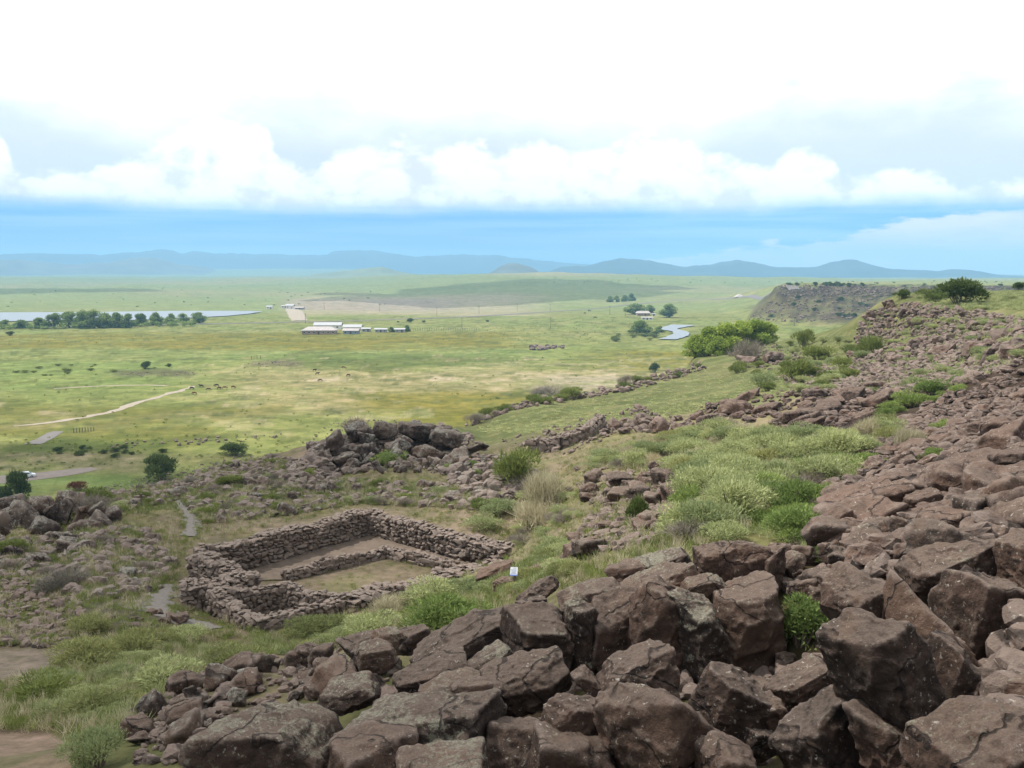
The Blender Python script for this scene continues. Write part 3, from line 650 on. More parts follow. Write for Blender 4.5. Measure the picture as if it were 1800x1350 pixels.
# ------------------------------------------------------------------ where a scattered thing stands, in words
LANDMARKS = [(810,1115,'long pale tilted slab'),(790,1060,'bright green bush behind the boulder ridge'),(1405,1080,'leafy green bush in the pit'),(1315,1000,'two upright crest boulders'),(1550,1190,'big cube-shaped boulder'),(1505,870,'long sloping slab'),
 (1760,850,'big red-brown ledge'),(1640,905,'long overhanging ledge'),(1640,800,'lone green shrub'),(1720,960,'longest ledge at the right edge'),(1023,972,'domed brown boulder'),(901,1012,'small white sign'),(895,965,'right corner of the enclosure'),
 (650,895,'far corner of the enclosure'),(340,965,'left corner of the enclosure'),(460,1090,'near corner of the annex room'),(700,765,'domed outcrop'),(570,815,'left foot of the domed outcrop'),(690,825,'front foot of the domed outcrop'),(810,815,'right foot of the domed outcrop'),(60,920,'left outcrop'),(285,830,'round dark juniper of the terrace'),(990,790,'stone retaining wall'),(1120,905,'dark upright shrub in the gully'),
 (1230,735,'left tip of the middle rocky ridge'),(1420,720,'middle of the rocky ridge'),(1550,700,'right end of the rocky ridge'),(1290,625,'pale knoll'),(1280,590,'bright willow clump'),(1690,515,'largest juniper'),(1525,560,'left tip of the talus crest'),(1620,610,'middle of the talus'),(1750,600,'talus at the right edge'),
 (1370,505,'prow of the far mesa'),(1480,505,'middle of the mesa rim'),(1420,545,'mesa flank'),(1185,580,'winding river'),(255,645,'large round meadow bush'),(150,1160,'bare dirt patch'),(280,1060,'gravel path corner'),(600,1200,'blue-grey flat stone'),(300,1250,'lower left of the rubble heap'),(430,1180,'upper rim of the rubble heap'),
 (470,1260,'huge lichened block'),(960,700,'brush of the terrace edge'),(1100,675,'far part of the terrace edge'),(230,960,'grassy stones left of the enclosure'),(450,860,'stony grass behind the enclosure'),(1640,690,'round green shrub under the talus'),(1420,900,'bright green strip'),(1290,830,'middle of the sunny slope'),(1130,790,'upper left of the sunny slope'),
 (1400,780,'upper right of the sunny slope'),(60,800,'parked car'),(330,680,'end of the pale track'),(1700,505,'mesa top behind the ridge'),(1440,650,'green hollow below the talus'),(300,1170,'thicket above the rubble heap'),(100,1240,'lower left thicket'),(950,880,'grassy bank above the enclosure')]
_SC = []
def scattered(o, label, q): _SC.append((o, label, q))
def name_places():
    ORD = ['', 'second ', 'third ', 'fourth ', 'fifth ', 'sixth ', 'seventh ', 'eighth ', 'ninth ', 'tenth ', 'eleventh ', 'twelfth ', 'thirteenth ', 'fourteenth ', 'fifteenth ', 'sixteenth ', 'seventeenth ', 'eighteenth ', 'nineteenth ', 'twentieth ']
    P = np.array([q for _, _, q in _SC], float); x, y, _d = proj(P); L = np.array([(a, b) for a, b, _ in LANDMARKS], float); cells = {}
    for i, (o, lab, q) in enumerate(_SC):
        d = np.hypot(L[:, 0] - x[i], (L[:, 1] - y[i]) * 1.4); k = int(np.argmin(d)); dx, dy = x[i] - L[k, 0], (y[i] - L[k, 1]) * 1.4
        a = math.degrees(math.atan2(dy, dx)) % 360; w = ('right of', 'below and right of', 'below', 'below and left of', 'left of', 'above and left of', 'above', 'above and right of')[int(((a + 22.5) % 360) // 45)]
        cells.setdefault((lab, k, w), []).append((d[k], o))
    for (lab, k, w), m_ in cells.items():
        m_.sort(key=lambda e: e[0])
        for j, (_, o) in enumerate(m_):
            first = 'nearest ' if j == 0 and len(m_) > 1 else ORD[min(j, 19)]
            o['label'] = f"{first}{lab} {w.replace(' and ', ' ') if len(lab.split()) + len(LANDMARKS[k][2].split()) > 9 else w} the {LANDMARKS[k][2]}"

_ico = {}
def ico(s):
    if s not in _ico:
        bm = bmesh.new(); bmesh.ops.create_icosphere(bm, subdivisions=s, radius=1.0)
        _ico[s] = (np.array([v.co[:] for v in bm.verts]), np.array([[v.index for v in f.verts] for f in bm.faces])); bm.free()
    return _ico[s]

def rock_shape(seed, sub=4, cuts=7, jit=.22, sharp=26, rough=.05, dims=(1, 1, 1), rounder=0.0, rel=1.0):
    """angular block: a sphere of directions cut by a few planes, edges slightly worn; fills a box of size dims"""
    r = np.random.default_rng(seed); D, F = ico(sub)
    N = np.concatenate([np.eye(3), -np.eye(3)]) + r.normal(0, jit, (6, 3)); dist = 1 + r.uniform(-.1, .1, 6)
    n2 = r.normal(0, 1, (cuts, 3)); N = np.concatenate([N, n2]); dist = np.concatenate([dist, r.uniform(1.0, 1.38, cuts)])
    N /= np.linalg.norm(N, axis=1)[:, None]
    q = np.maximum(D @ N.T, 1e-4) / dist
    rr = (q ** sharp).sum(1) ** (-1 / sharp)
    rr = rr * (1 - rounder) + rounder
    V = D * rr[:, None]
    lo, hi = V.min(0), V.max(0); V = (V - (lo + hi) / 2) / (hi - lo) * np.asarray(dims)
    if sub >= 3:
        m = float(np.mean(dims)); f = 1.0 / m * rel
        nz = fbm(V * f * 2.2 + seed * 3.1, 5 if sub >= 5 else 4, seed % 97, .55)
        rg = 1 - np.abs(fbm(V * f * 3.0 + seed * 1.7, 3, seed % 89 + 9)); 
        nrm = D / np.linalg.norm(D, axis=1)[:, None]
        st_ = np.abs(fbm(V * f * np.array([.7, .7, 3.2]) + seed, 3, seed % 71))           # faint ledges along the bedding
        V = V + nrm * (rough * m * (nz * 1.25 + .9 * (rg ** 5 - .4) + .35 * np.minimum(st_ * 4, 1)))[:, None]
        V = V + nrm * (rough * m * .30 * fbm(V * f * 13 + seed, 3, seed % 61))[:, None]
    return V, F

def rot_xyz(V, rx, ry, rz):
    cx, sx, cy, sy, cz, sz = math.cos(rx), math.sin(rx), math.cos(ry), math.sin(ry), math.cos(rz), math.sin(rz)
    Rm = np.array([[cz, -sz, 0], [sz, cz, 0], [0, 0, 1]]) @ np.array([[cy, 0, sy], [0, 1, 0], [-sy, 0, cy]]) @ np.array([[1, 0, 0], [0, cx, -sx], [0, sx, cx]])
    return V @ Rm.T

def rots(a, b, c):
    """batch of rotation matrices"""
    ca, sa, cb, sb, cc, sc = np.cos(a), np.sin(a), np.cos(b), np.sin(b), np.cos(c), np.sin(c); z = np.zeros_like(a); o = z + 1
    X = np.stack([np.stack([o, z, z], -1), np.stack([z, ca, -sa], -1), np.stack([z, sa, ca], -1)], -2)
    Y = np.stack([np.stack([cb, z, sb], -1), np.stack([z, o, z], -1), np.stack([-sb, z, cb], -1)], -2)
    Zm = np.stack([np.stack([cc, -sc, z], -1), np.stack([sc, cc, z], -1), np.stack([z, z, o], -1)], -2)
    return Zm @ Y @ X

def joined(name, shapes, pos, scale, rotm, mats, label, smooth=True, seed=0, parent=None):
    """many small pieces as one mesh; scale (n,) or (n,3)"""
    r = np.random.default_rng(seed); which = r.integers(0, len(shapes), len(pos)); Vs, Fs, Cs = [], [], []; off = 0
    scale = np.asarray(scale, float); scale = scale[:, None].repeat(3, 1) if scale.ndim == 1 else scale
    for k, sh in enumerate(shapes):
        V, F = sh[0], sh[1]; idx = np.where(which == k)[0]
        if not len(idx): continue
        W = np.einsum('nij,nvj->nvi', rotm[idx], V[None] * scale[idx][:, None, :]) + pos[idx][:, None, :]
        tint = r.uniform(0, 1, (len(idx), 1, 2)); 
        if len(sh) > 2: cc = np.clip(sh[2][None, :, None] * .7 + (tint[..., :1] - .5) * .7 + .15, 0, 1).repeat(2, 2)
        else: cc = np.broadcast_to(tint, (len(idx), len(V), 2))
        Cs.append(np.concatenate([cc, np.zeros(cc.shape[:2] + (1,))], -1).reshape(-1, 3))
        Vs.append(W.reshape(-1, 3)); Fs.append((F[None] + (np.arange(len(idx)) * len(V))[:, None, None]).reshape(-1, F.shape[1]) + off); off += len(idx) * len(V)
    me = np_mesh(name, np.concatenate(Vs), np.concatenate(Fs), mats, smooth, np.concatenate(Cs))
    o = link(name, me, parent); o['kind'] = 'stuff'
    if label: o['label'] = label
    return o

# ------------------------------------------------------------------ foreground boulders, one by one
# (x0, y0, x1, y1 in the photograph, distance, material, roll deg, yaw deg, detail, label, opts)
BOULD = [
 (372,1240,600,1440,10.4,'rock_lichen',-4,8,5,'huge dark block with pale lichen on top, left of the long ledge',{}),
 (580,1226,862,1345,10.6,'rock_lichen',-6,4,5,'long flat-topped ledge with grey-green lichen along its upper edge',{'d':1.0}),
 (590,1300,725,1440,10.0,'rock',0,15,4,'shaded block under the long lichen-topped ledge',{}),
 (700,1322,850,1420,9.3,'rock_lichen',-3,10,4,'low lichen-speckled rock at the bottom edge below the long ledge',{}),
 (840,1280,955,1430,10.6,'rock',0,25,4,'dark recessed block in the shadow right of the long ledge',{}),
 (848,1158,1000,1275,11.8,'rock',-14,20,5,'broad rounded-top boulder standing behind the right end of the long ledge',{}),
 (745,1185,860,1245,12.2,'rock_lichen',-12,10,4,'flat slab between the long ledge and the boulders above it',{}),
 (790,1195,860,1270,11.2,'rock',-5,35,4,'narrow broken block at the right end of the long ledge',{}),
 (1000,1156,1072,1247,11.5,'rock',-40,10,4,'reddish leaning wedge stone between two large boulders',{}),
 (958,1226,1070,1310,10.3,'rock',3,25,5,'squarish boulder with a rounded crest stacked on a cracked block',{}),
 (940,1288,1070,1430,9.9,'rock',0,15,4,'cracked block beneath the squarish boulder at the bottom edge',{}),
 (1045,1146,1212,1275,11.2,'rock',-18,30,5,'large tilted boulder with a knobbly pale crest, above the biggest bottom boulder',{}),
 (1045,1192,1262,1440,9.7,'rock',-28,35,5,'biggest purple-brown boulder at the bottom centre with a lichen-flecked right shoulder',{}),
 (1214,1184,1338,1325,10.4,'rock',20,30,5,'egg-shaped boulder right of the biggest bottom-centre boulder',{'ro':.12}),
 (1328,1224,1388,1294,11.0,'rock',-10,20,4,'small rust-brown block wedged right of the egg-shaped boulder',{}),
 (1300,1278,1362,1345,10.2,'rock',10,40,4,'small rounded stone under the egg-shaped boulder',{}),
 (1235,1310,1330,1420,9.2,'rock',5,15,4,'low rock cut by the bottom edge below the egg-shaped boulder',{}),
 (1350,1155,1476,1247,11.4,'rock',-22,25,5,'smooth purple-grey boulder below the leafy green bush',{'ro':.1}),
 (1362,1222,1545,1440,9.6,'rock',-20,30,5,'large dark boulder leaning on the left of the big cube-shaped boulder',{}),
 (1474,1090,1634,1300,9.2,'rock',-24,38,5,'big cube-shaped boulder with a pale worn patch near its top edge',{'jit':.08}),
 (1520,1235,1655,1400,9.1,'rock',-10,40,5,'lower half of the split boulder under the cube-shaped boulder',{}),
 (1600,1130,1688,1310,9.5,'rock',14,35,5,'split-off slab leaning on the right of the cube-shaped boulder',{}),
 (1438,984,1592,1142,11.8,'rock',-38,25,5,'long boulder standing on end right of the leafy bush, its top sunlit',{'jit':.1}),
 (1548,1032,1712,1245,11.2,'rock',12,30,5,'large dark triangular boulder behind the cube-shaped boulder',{}),
 (1652,1005,1784,1215,11.8,'rock',6,25,5,'tall shaded wall of rock right of the triangular boulder',{}),
 (1598,950,1758,1035,13.0,'rock',-14,15,5,'pitted flat boulder lying on top of the tall shaded wall of rock',{}),
 (1755,945,1860,1065,12.6,'rock',-10,30,5,'large boulder cut by the right edge beside the pitted flat boulder',{}),
 (1735,1060,1850,1240,11.5,'rock',0,20,4,'deeply shaded rock under the boulder at the right edge',{}),
 (1640,1268,1880,1440,8.3,'rock',4,15,5,'broad flat slab in the bottom right corner with a tan scar',{}),
 (1670,1170,1760,1260,10.4,'rock',20,30,4,'lichen-streaked broken rock between the split slab and the right edge',{}),
 (1770,1190,1850,1275,9.8,'rock',0,40,4,'small reddish rocks corner boulder at the right edge above the flat slab',{}),
 # the cliff step in the middle
 (890,1060,1015,1200,14.6,'rock',-12,20,5,'leftmost tall block of the cliff step with a smooth slanted face',{}),
 (992,1062,1050,1200,14.7,'rock_lichen',-6,30,5,'narrow lichen-streaked column next to the leftmost cliff block',{}),
 (1036,1056,1126,1190,14.9,'rock',2,10,5,'dark upright cliff face right of the lichen-streaked column',{}),
 (1110,1030,1215,1200,14.7,'rock',0,20,5,'widest cliff block cut by a long vertical crack',{}),
 (1190,1050,1268,1215,14.3,'rock_lichen',-8,25,5,'dark cliff block with white flecks under the flat cap stone',{}),
 (1245,1034,1368,1200,14.6,'rock',4,20,5,'rightmost cliff block beside the leafy green bush',{}),
 (985,1026,1094,1075,15.3,'rock_lichen',-8,20,4,'pale lichen-covered cap rock on top of the upright cliff face',{}),
 (1084,994,1215,1078,15.3,'rock_lichen',-24,15,5,'slanting cap boulder with lichen crest above the widest cliff block',{}),
 (1064,983,1135,1034,16.4,'rock',-12,20,4,'rounded brown boulder perched behind the slanting cap boulder',{}),
 (1120,964,1205,1012,16.4,'rock_lichen',-20,10,4,'long brown stone along the crest above the slanting cap boulder',{}),
 (1195,1012,1266,1050,15.0,'rock_lichen',-10,25,4,'flat cap stone on the white-flecked cliff block',{}),
 (1227,960,1288,1030,15.8,'rock',4,20,5,'left one of two upright boulders on the cliff crest',{}),
 (1278,957,1345,1038,15.8,'rock',0,15,5,'right one of two upright boulders on the cliff crest',{}),
 (1336,962,1378,1036,15.7,'rock',-4,25,4,'slim rust-sided slab leaning on the right upright crest boulder',{}),
 (735,1085,900,1170,15.6,'rock',-26,12,5,'long pale tilted slab left of the cliff step',{'jit':.1}),
 (806,1136,895,1194,13.8,'rock_lichen',-26,18,4,'dark oblong stone lying below the long pale tilted slab',{}),
 (698,1160,818,1222,13.8,'rock',-10,25,5,'pitted low boulder left of the dark oblong stone',{}),
 (690,1104,760,1152,17.2,'rock',-8,30,4,'small brown boulder on the ridge beside the bright green bush',{}),
 (626,1130,692,1178,15.8,'rock_lichen',-8,20,4,'grey lichen-covered stone at the left end of the ridge',{}),
 (655,1112,705,1145,17.0,'rock_lichen',0,30,4,'roundish grey stone behind the lichen-covered ridge stone',{}),
 (600,1108,680,1165,17.2,'rock',-20,15,4,'low brown stone where the ridge meets the shrubs',{}),
 (906,1014,980,1072,17.2,'rock',-30,25,5,'lichen-sided boulder right below the small sign',{}),
 (912,1048,958,1085,16.0,'rock',-10,30,4,'small square stone below the lichen-sided boulder',{}),
 (655,1225,760,1290,11.8,'rock_lichen',-8,15,4,'flat lichen-covered stone on the back of the long ledge',{}),
 (560,1195,660,1250,13.2,'rock_lichen',-10,10,4,'blue-grey flat stone in the rubble behind the huge lichen block',{}),
 # slope on the right
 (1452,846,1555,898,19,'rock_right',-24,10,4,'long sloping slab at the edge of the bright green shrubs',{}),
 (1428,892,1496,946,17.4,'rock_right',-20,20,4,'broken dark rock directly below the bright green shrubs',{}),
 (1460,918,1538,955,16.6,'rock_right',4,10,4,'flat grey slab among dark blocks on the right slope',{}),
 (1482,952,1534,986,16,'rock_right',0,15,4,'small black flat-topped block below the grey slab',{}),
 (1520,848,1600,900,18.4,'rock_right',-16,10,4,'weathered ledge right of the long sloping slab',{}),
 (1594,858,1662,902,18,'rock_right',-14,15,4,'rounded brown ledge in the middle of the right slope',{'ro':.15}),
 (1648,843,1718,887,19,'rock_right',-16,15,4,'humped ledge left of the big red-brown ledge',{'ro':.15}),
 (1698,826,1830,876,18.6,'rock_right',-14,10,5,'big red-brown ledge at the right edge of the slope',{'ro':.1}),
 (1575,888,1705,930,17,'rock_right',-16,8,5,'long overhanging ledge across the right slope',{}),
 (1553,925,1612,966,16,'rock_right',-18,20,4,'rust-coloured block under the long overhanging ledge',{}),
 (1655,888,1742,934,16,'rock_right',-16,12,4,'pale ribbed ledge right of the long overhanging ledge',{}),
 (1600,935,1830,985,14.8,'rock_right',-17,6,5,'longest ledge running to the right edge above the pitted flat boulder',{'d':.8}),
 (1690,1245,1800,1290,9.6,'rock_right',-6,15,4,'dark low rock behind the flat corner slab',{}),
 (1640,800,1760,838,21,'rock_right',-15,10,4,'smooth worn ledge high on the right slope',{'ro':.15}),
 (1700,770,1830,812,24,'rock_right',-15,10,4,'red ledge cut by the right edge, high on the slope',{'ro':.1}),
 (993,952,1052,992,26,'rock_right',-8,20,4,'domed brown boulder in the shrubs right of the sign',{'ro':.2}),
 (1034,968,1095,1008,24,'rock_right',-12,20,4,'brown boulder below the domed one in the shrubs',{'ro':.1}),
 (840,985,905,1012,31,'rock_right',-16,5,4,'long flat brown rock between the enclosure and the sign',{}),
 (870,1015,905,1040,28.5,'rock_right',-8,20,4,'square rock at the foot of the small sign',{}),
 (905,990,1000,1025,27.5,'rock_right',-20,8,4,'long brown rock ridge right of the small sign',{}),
]
for i, (x0, y0, x1, y1, d, mt, roll, yaw, sub, lab, op) in enumerate(BOULD):
    W, H = (x1 - x0) * d / FPX, (y1 - y0) * d / FPX
    near_f = 1.22
    Dp = op.get('d', .85) * (0.55 * W + 0.45 * H) * 1.1
    c = pt((x0 + x1) / 2, (y0 + y1) / 2, d + Dp * .25)
    a = rad(roll); ca, sa = abs(math.cos(a)), abs(math.sin(a))
    det = max(ca * ca - sa * sa, .35); w = max((W * ca - H * sa) / det, .35 * W); h = max((H * ca - W * sa) / det, .45 * H) 
    V, F = rock_shape(100 + i * 7, 5 if sub < 5 else 6, cuts=7, jit=op.get('jit', .17), sharp=34, rough=.052, dims=(w * near_f, Dp, h * near_f), rounder=op.get('ro', 0), rel=max(1.0, float(np.mean((w, h))) * .9))
    V = rot_xyz(V, 0, 0, rad(yaw * .7)) if W / H < 1.7 else rot_xyz(V, 0, 0, rad(yaw * .3))
    V = rot_xyz(V, rad(6), a, 0)
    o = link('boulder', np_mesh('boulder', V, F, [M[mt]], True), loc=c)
    tag(o, lab, 'boulder')

# ------------------------------------------------------------------ shared rocks
LIB = {}
def rock_lib(key, n, mat, sub=3, flat=.72, sharp=18, rounder=0.0, seed=900, rough=.05, cuts=6):
    out = []
    for k in range(n):
        r = np.random.default_rng(seed + k)
        V, F = rock_shape(seed + k * 13, sub, cuts=cuts, jit=.28, sharp=sharp, rough=rough, dims=(1, r.uniform(.65, .95), flat * r.uniform(.75, 1.2)), rounder=rounder)
        out.append((V, F))
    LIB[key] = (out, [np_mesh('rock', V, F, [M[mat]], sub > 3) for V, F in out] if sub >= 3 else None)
rock_lib('talus', 14, 'rock', 4, .7, seed=900, rough=.07, sharp=24)
rock_lib('talus_far', 10, 'rock_far', 3, .7, seed=940, rough=.08, sharp=24)
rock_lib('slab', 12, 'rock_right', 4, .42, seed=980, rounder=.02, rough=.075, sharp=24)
rock_lib('outcrop', 12, 'rock_out', 4, .85, seed=1020, rounder=.03, rough=.07, sharp=22)
rock_lib('small', 14, 'rock_far', 2, .7, seed=1080, sharp=22)
rock_lib('small_flat', 12, 'rock_far', 3, .42, seed=1120, sharp=20, rounder=.0, rough=.08)
for k in LIB['talus_far'][1]:
    pass
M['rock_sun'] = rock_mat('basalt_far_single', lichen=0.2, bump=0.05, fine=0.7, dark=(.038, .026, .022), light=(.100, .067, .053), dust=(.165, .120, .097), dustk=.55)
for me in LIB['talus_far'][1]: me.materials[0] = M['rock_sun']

def scatter_rocks(poly, n, smin, smax, lib, label, group, seed, sink=.2, roll=0.0, rmin=6.0, cat='boulder', name='boulder', power=2.2, keep=None):
    H = sample(poly, n, rmin, seed, keep); r = np.random.default_rng(seed); ms = LIB[lib][1]
    s = smin + (smax - smin) * r.uniform(0, 1, len(H)) ** power
    for q, sz in zip(H, s):
        o = link(name, ms[r.integers(len(ms))], loc=(q[0], q[1], q[2] + sz * (.33 - sink)), rot=(r.normal(0, .18), rad(roll) + r.normal(0, .18), r.uniform(0, 6.28) if lib != 'slab' else r.normal(0.3, .5)), scale=sz)
        tag(o, label, cat, group); scattered(o, label, q)

def scatter_stuff(name, poly, n, smin, smax, lib, mat, label, seed, sink=.15, roll=0.0, rmin=6.0, power=2.5, keep=None):
    polys = poly if isinstance(poly[0], list) else [poly]; ns = n if isinstance(n, list) else [n]
    H = np.concatenate([sample(p, k, rmin, seed + i, keep) for i, (p, k) in enumerate(zip(polys, ns))]); r = np.random.default_rng(seed)
    s = smin + (smax - smin) * r.uniform(0, 1, len(H)) ** power
    H[:, 2] += s * (.33 - sink)
    return joined(name, LIB[lib][0], H, s, rots(r.normal(0, .25, len(H)), rad(roll) + r.normal(0, .25, len(H)), r.uniform(0, 6.28, len(H)) if lib != 'small_flat' else r.normal(.2, .6, len(H))), [M[mat]], label, False, seed)

# rubble left of the boulders
RUB = [(250,1270),(300,1215),(370,1165),(480,1140),(600,1125),(690,1140),(700,1195),(640,1225),(560,1225),(470,1245),(395,1255),(370,1340),(240,1345)]
scatter_rocks(RUB, 40, .28, .8, 'talus', 'jumbled brown stone', 'stones of the rubble heap', 21, .1, name='stone', cat='stone')
scatter_rocks(RUB, 34, .25, .6, 'outcrop', 'pale-topped stone', 'stones of the rubble heap', 29, .1, name='stone', cat='stone')
scatter_stuff('rubble', RUB, 420, .10, .34, 'small', 'rock_far', 'small broken stones between the rubble', 22)
scatter_stuff('rubble', [(0,1010),(90,1020),(150,1075),(110,1140),(0,1135)], 500, .12, .42, 'small', 'rock_far', 'patch of small dark stones at the left edge', 23)
scatter_rocks([(180,1075),(320,1080),(350,1115),(300,1130),(200,1100)], 16, .3, .6, 'talus', 'grey-brown stone', 'stones beside the path', 24, name='stone', cat='stone')
# pit and gaps between the big boulders
PIT = [(860,1350),(1000,1215),(1280,1180),(1450,1150),(1480,1240),(1800,1200),(1800,1350)]
scatter_rocks([(1220,1150),(1330,1170),(1470,1130),(1480,1250),(1300,1260)], 22, .2, .6, 'talus', 'small brown stone', 'stones in the gap', 25, name='stone', cat='stone')
scatter_stuff('rubble', [PIT, [(600,1180),(900,1150),(1000,1180),(1000,1240),(620,1250)]], [300, 160], .12, .4, 'small', 'rock_far', 'small stones in the gaps between the boulders', 26)
scatter_stuff('rubble', [(1680,1040),(1800,1020),(1800,1290),(1700,1270),(1660,1150)], 130, .2, .6, 'small', 'rock_far', 'broken stones at the right edge', 27, .1)
scatter_rocks([(1370,965),(1450,945),(1490,1010),(1430,1060),(1372,1035)], 22, .25, .6, 'talus', 'dark stone', 'dark stones right of the crest', 28, .1, name='stone', cat='stone')
# right slope
RS1 = [(1440,870),(1560,800),(1640,700),(1800,620),(1800,960),(1600,990),(1480,1000),(1400,960)]
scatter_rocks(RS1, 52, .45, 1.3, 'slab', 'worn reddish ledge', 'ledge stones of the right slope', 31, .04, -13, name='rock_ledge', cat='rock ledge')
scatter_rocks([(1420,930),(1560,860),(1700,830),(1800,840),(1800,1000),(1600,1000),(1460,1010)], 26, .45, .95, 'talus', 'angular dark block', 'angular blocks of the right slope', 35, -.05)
scatter_stuff('rubble', RS1, 1100, .12, .75, 'small_flat', 'rock_far', 'flat stones covering the right slope', 32, .1, -12)
scatter_stuff('rubble', [(1480,810),(1560,745),(1700,690),(1800,680),(1800,800),(1600,810)], 650, .15, .7, 'small_flat', 'rock_far', 'flat stones on the upper right slope', 34, .1, -12)
scatter_stuff('rubble', [(1430,960),(1500,880),(1620,930),(1800,930),(1800,1010),(1560,1050),(1440,1010)], 150, .15, .5, 'small', 'rock_far', 'dark stones under the ledges', 33)
# ridge of rocks in the middle
MR = [(1195,755),(1230,715),(1300,695),(1400,685),(1560,680),(1590,700),(1480,755),(1400,765),(1340,740),(1240,760)]
scatter_rocks(MR, 46, .7, 2.3, 'slab', 'brown ridge rock', 'rocks of the middle ridge', 41, .12, -10, 40, name='rock_ledge', cat='rock ledge')
scatter_stuff('rubble', MR, 420, .25, .9, 'small_flat', 'rock_far', 'stones of the low rocky ridge', 42, .1, -10, 40)
MR2 = [(1080,735),(1120,710),(1200,735),(1240,760),(1180,765),(1110,760),(1060,770),(1040,760)]
scatter_rocks(MR2, 18, .6, 1.7, 'talus_far', 'tumbled rock', 'rocks at the tip of the ridge', 43, .1, -8, 40)
scatter_stuff('rubble', [MR2, [(870,775),(960,755),(1080,725),(1060,775),(1000,800),(930,790)]], [160, 160], .2, .7, 'small', 'rock_far', 'stones around the tip of the ridge', 44, .1, 0, 40)
# talus below the rim
TA = [(1470,700),(1500,640),(1505,585),(1520,548),(1600,535),(1690,545),(1800,560),(1800,640),(1660,690),(1600,690)]
scatter_rocks(TA, 60, .8, 1.9, 'talus_far', 'brown talus boulder', 'boulders of the talus', 51, .15, 0, 60)
scatter_rocks([(1515,552),(1560,538),(1620,548),(1690,545),(1700,565),(1600,575),(1520,590)], 34, .9, 2.0, 'talus_far', 'jagged crest boulder', 'boulders of the talus crest', 52, .1, 0, 90, name='stone', cat='stone')
scatter_rocks([(1590,590),(1640,570),(1800,590),(1800,640),(1620,640)], 12, 1.4, 2.4, 'talus_far', 'large dark boulder', 'large boulders of the talus', 53, .1, 0, 60)
scatter_stuff('rubble', [TA, [(1350,660),(1470,640),(1520,690),(1430,700)], [(1290,640),(1300,610),(1350,600),(1420,625),(1380,660)]], [4200, 500, 420], .2, .95, 'small', 'rock_far', 'loose brown stones of the talus', 54, .1, 0, 50)
# gully of stones in the middle
GU = [(1010,850),(1090,825),(1190,830),(1200,880),(1120,960),(1030,990),(990,1000),(1040,900)]
scatter_rocks(GU, 44, .4, 1.0, 'talus', 'reddish gully stone', 'stones of the gully', 61, .1, name='stone', cat='stone')
scatter_stuff('rubble', [GU, [(1150,870),(1250,900),(1180,960),(1080,960)]], [420, 120], .14, .5, 'small', 'rock_far', 'small reddish stones in the gully', 62)
scatter_stuff('rubble', [[(1000,830),(1080,790),(1330,765),(1440,785),(1500,810),(1440,860),(1230,950),(1180,830)]], [380], .2, .6, 'small', 'rock_far', 'stones between the shrubs of the sunny slope', 63, .12)
# outcrops behind and left of the enclosure
OC = [(540,815),(550,765),(590,738),(650,735),(760,745),(830,770),(860,800),(840,840),(770,835),(700,820),(620,835),(570,830)]
_oc = np.random.default_rng(71)
OUT = [(560,800,60,52),(590,770,62,60),(628,752,72,48),(668,748,70,42),(715,752,90,42),(765,765,88,40),(815,782,66,36),(605,805,70,62),(640,790,66,56),(690,785,80,46),(735,790,84,44),(785,800,76,40),(830,808,60,34),
       (570,828,54,44),(620,828,60,44),(665,822,86,44),(715,820,76,38),(765,826,66,34),(548,822,40,36),(640,765,50,40),(850,822,50,30),(530,815,30,30),(700,768,50,30),(595,840,40,28)]
for k, (cx_, cy_, w_, h_) in enumerate(OUT):
    d = 78 - (cy_ - 750) * .06
    q = pt(712 + (cx_ - 700) * 1.12, cy_ + 6, d); sz = w_ * d / FPX * .60
    o = link('boulder', LIB['outcrop'][1][k % 12], loc=q, rot=(_oc.normal(0, .2), rad(12 if cx_ > 690 else -18) + _oc.normal(0, .15), _oc.normal(.3, .4)), scale=(sz, sz, sz * max(.8, 1.15 * h_ / w_ / .85)))
    tag(o, 'grey lichened boulder', 'boulder', 'boulders of the domed outcrop'); scattered(o, 'grey lichened boulder', q)
scatter_rocks([(560,790),(590,745),(700,735),(800,760),(850,800),(820,835),(600,835)], 96, .6, 1.6, 'outcrop', 'small grey boulder', 'boulders of the domed outcrop', 76, .08, 10, 40)
scatter_stuff('rubble', [OC, [(480,840),(560,800),(600,840),(560,870)], [(780,840),(880,800),(960,850),(880,890),(820,880)]], [760, 260, 320], .25, 1.0, 'small', 'rock_stuff_out', 'stones around the domed outcrop', 72, .1, 0, 30)
LOUT = [(20,930,60,64),(62,925,52,70),(95,935,50,62),(35,895,66,42),(85,895,56,40),(120,905,44,44),(155,915,44,34),(190,925,40,38),(185,900,34,26),(165,935,60,30),(10,960,50,44),(60,962,50,36),(120,950,44,32),(215,905,26,20),(235,935,34,24),(140,880,46,30),(5,900,50,40)]
for k, (cx_, cy_, w_, h_) in enumerate(LOUT):
    d = 50 - (cy_ - 900) * .05
    q = pt(cx_, cy_, d); sz = w_ * d / FPX * 1.04
    q = q + np.array([0, -1.0, .25])
    o = link('boulder', LIB['outcrop'][1][(k * 5) % 12], loc=q, rot=(_oc.normal(0, .2), rad(-22) + _oc.normal(0, .2), _oc.normal(.3, .4)), scale=(sz, sz, sz * max(.8, 1.15 * h_ / w_ / .85)))
    tag(o, 'leaning grey-brown boulder', 'boulder', 'boulders of the left outcrop'); scattered(o, 'leaning grey-brown boulder', q)
LSL = [(0,960),(110,940),(250,930),(310,990),(280,1040),(160,1060),(0,1010)]
scatter_rocks(LSL, 30, .4, 1.1, 'outcrop', 'grey lichened stone', 'stones left of the enclosure', 73, .2, 0, 20, name='stone', cat='stone')
BK = [(120,870),(330,820),(480,800),(560,840),(700,850),(860,860),(870,900),(640,885),(480,910),(360,920),(320,880),(200,900)]
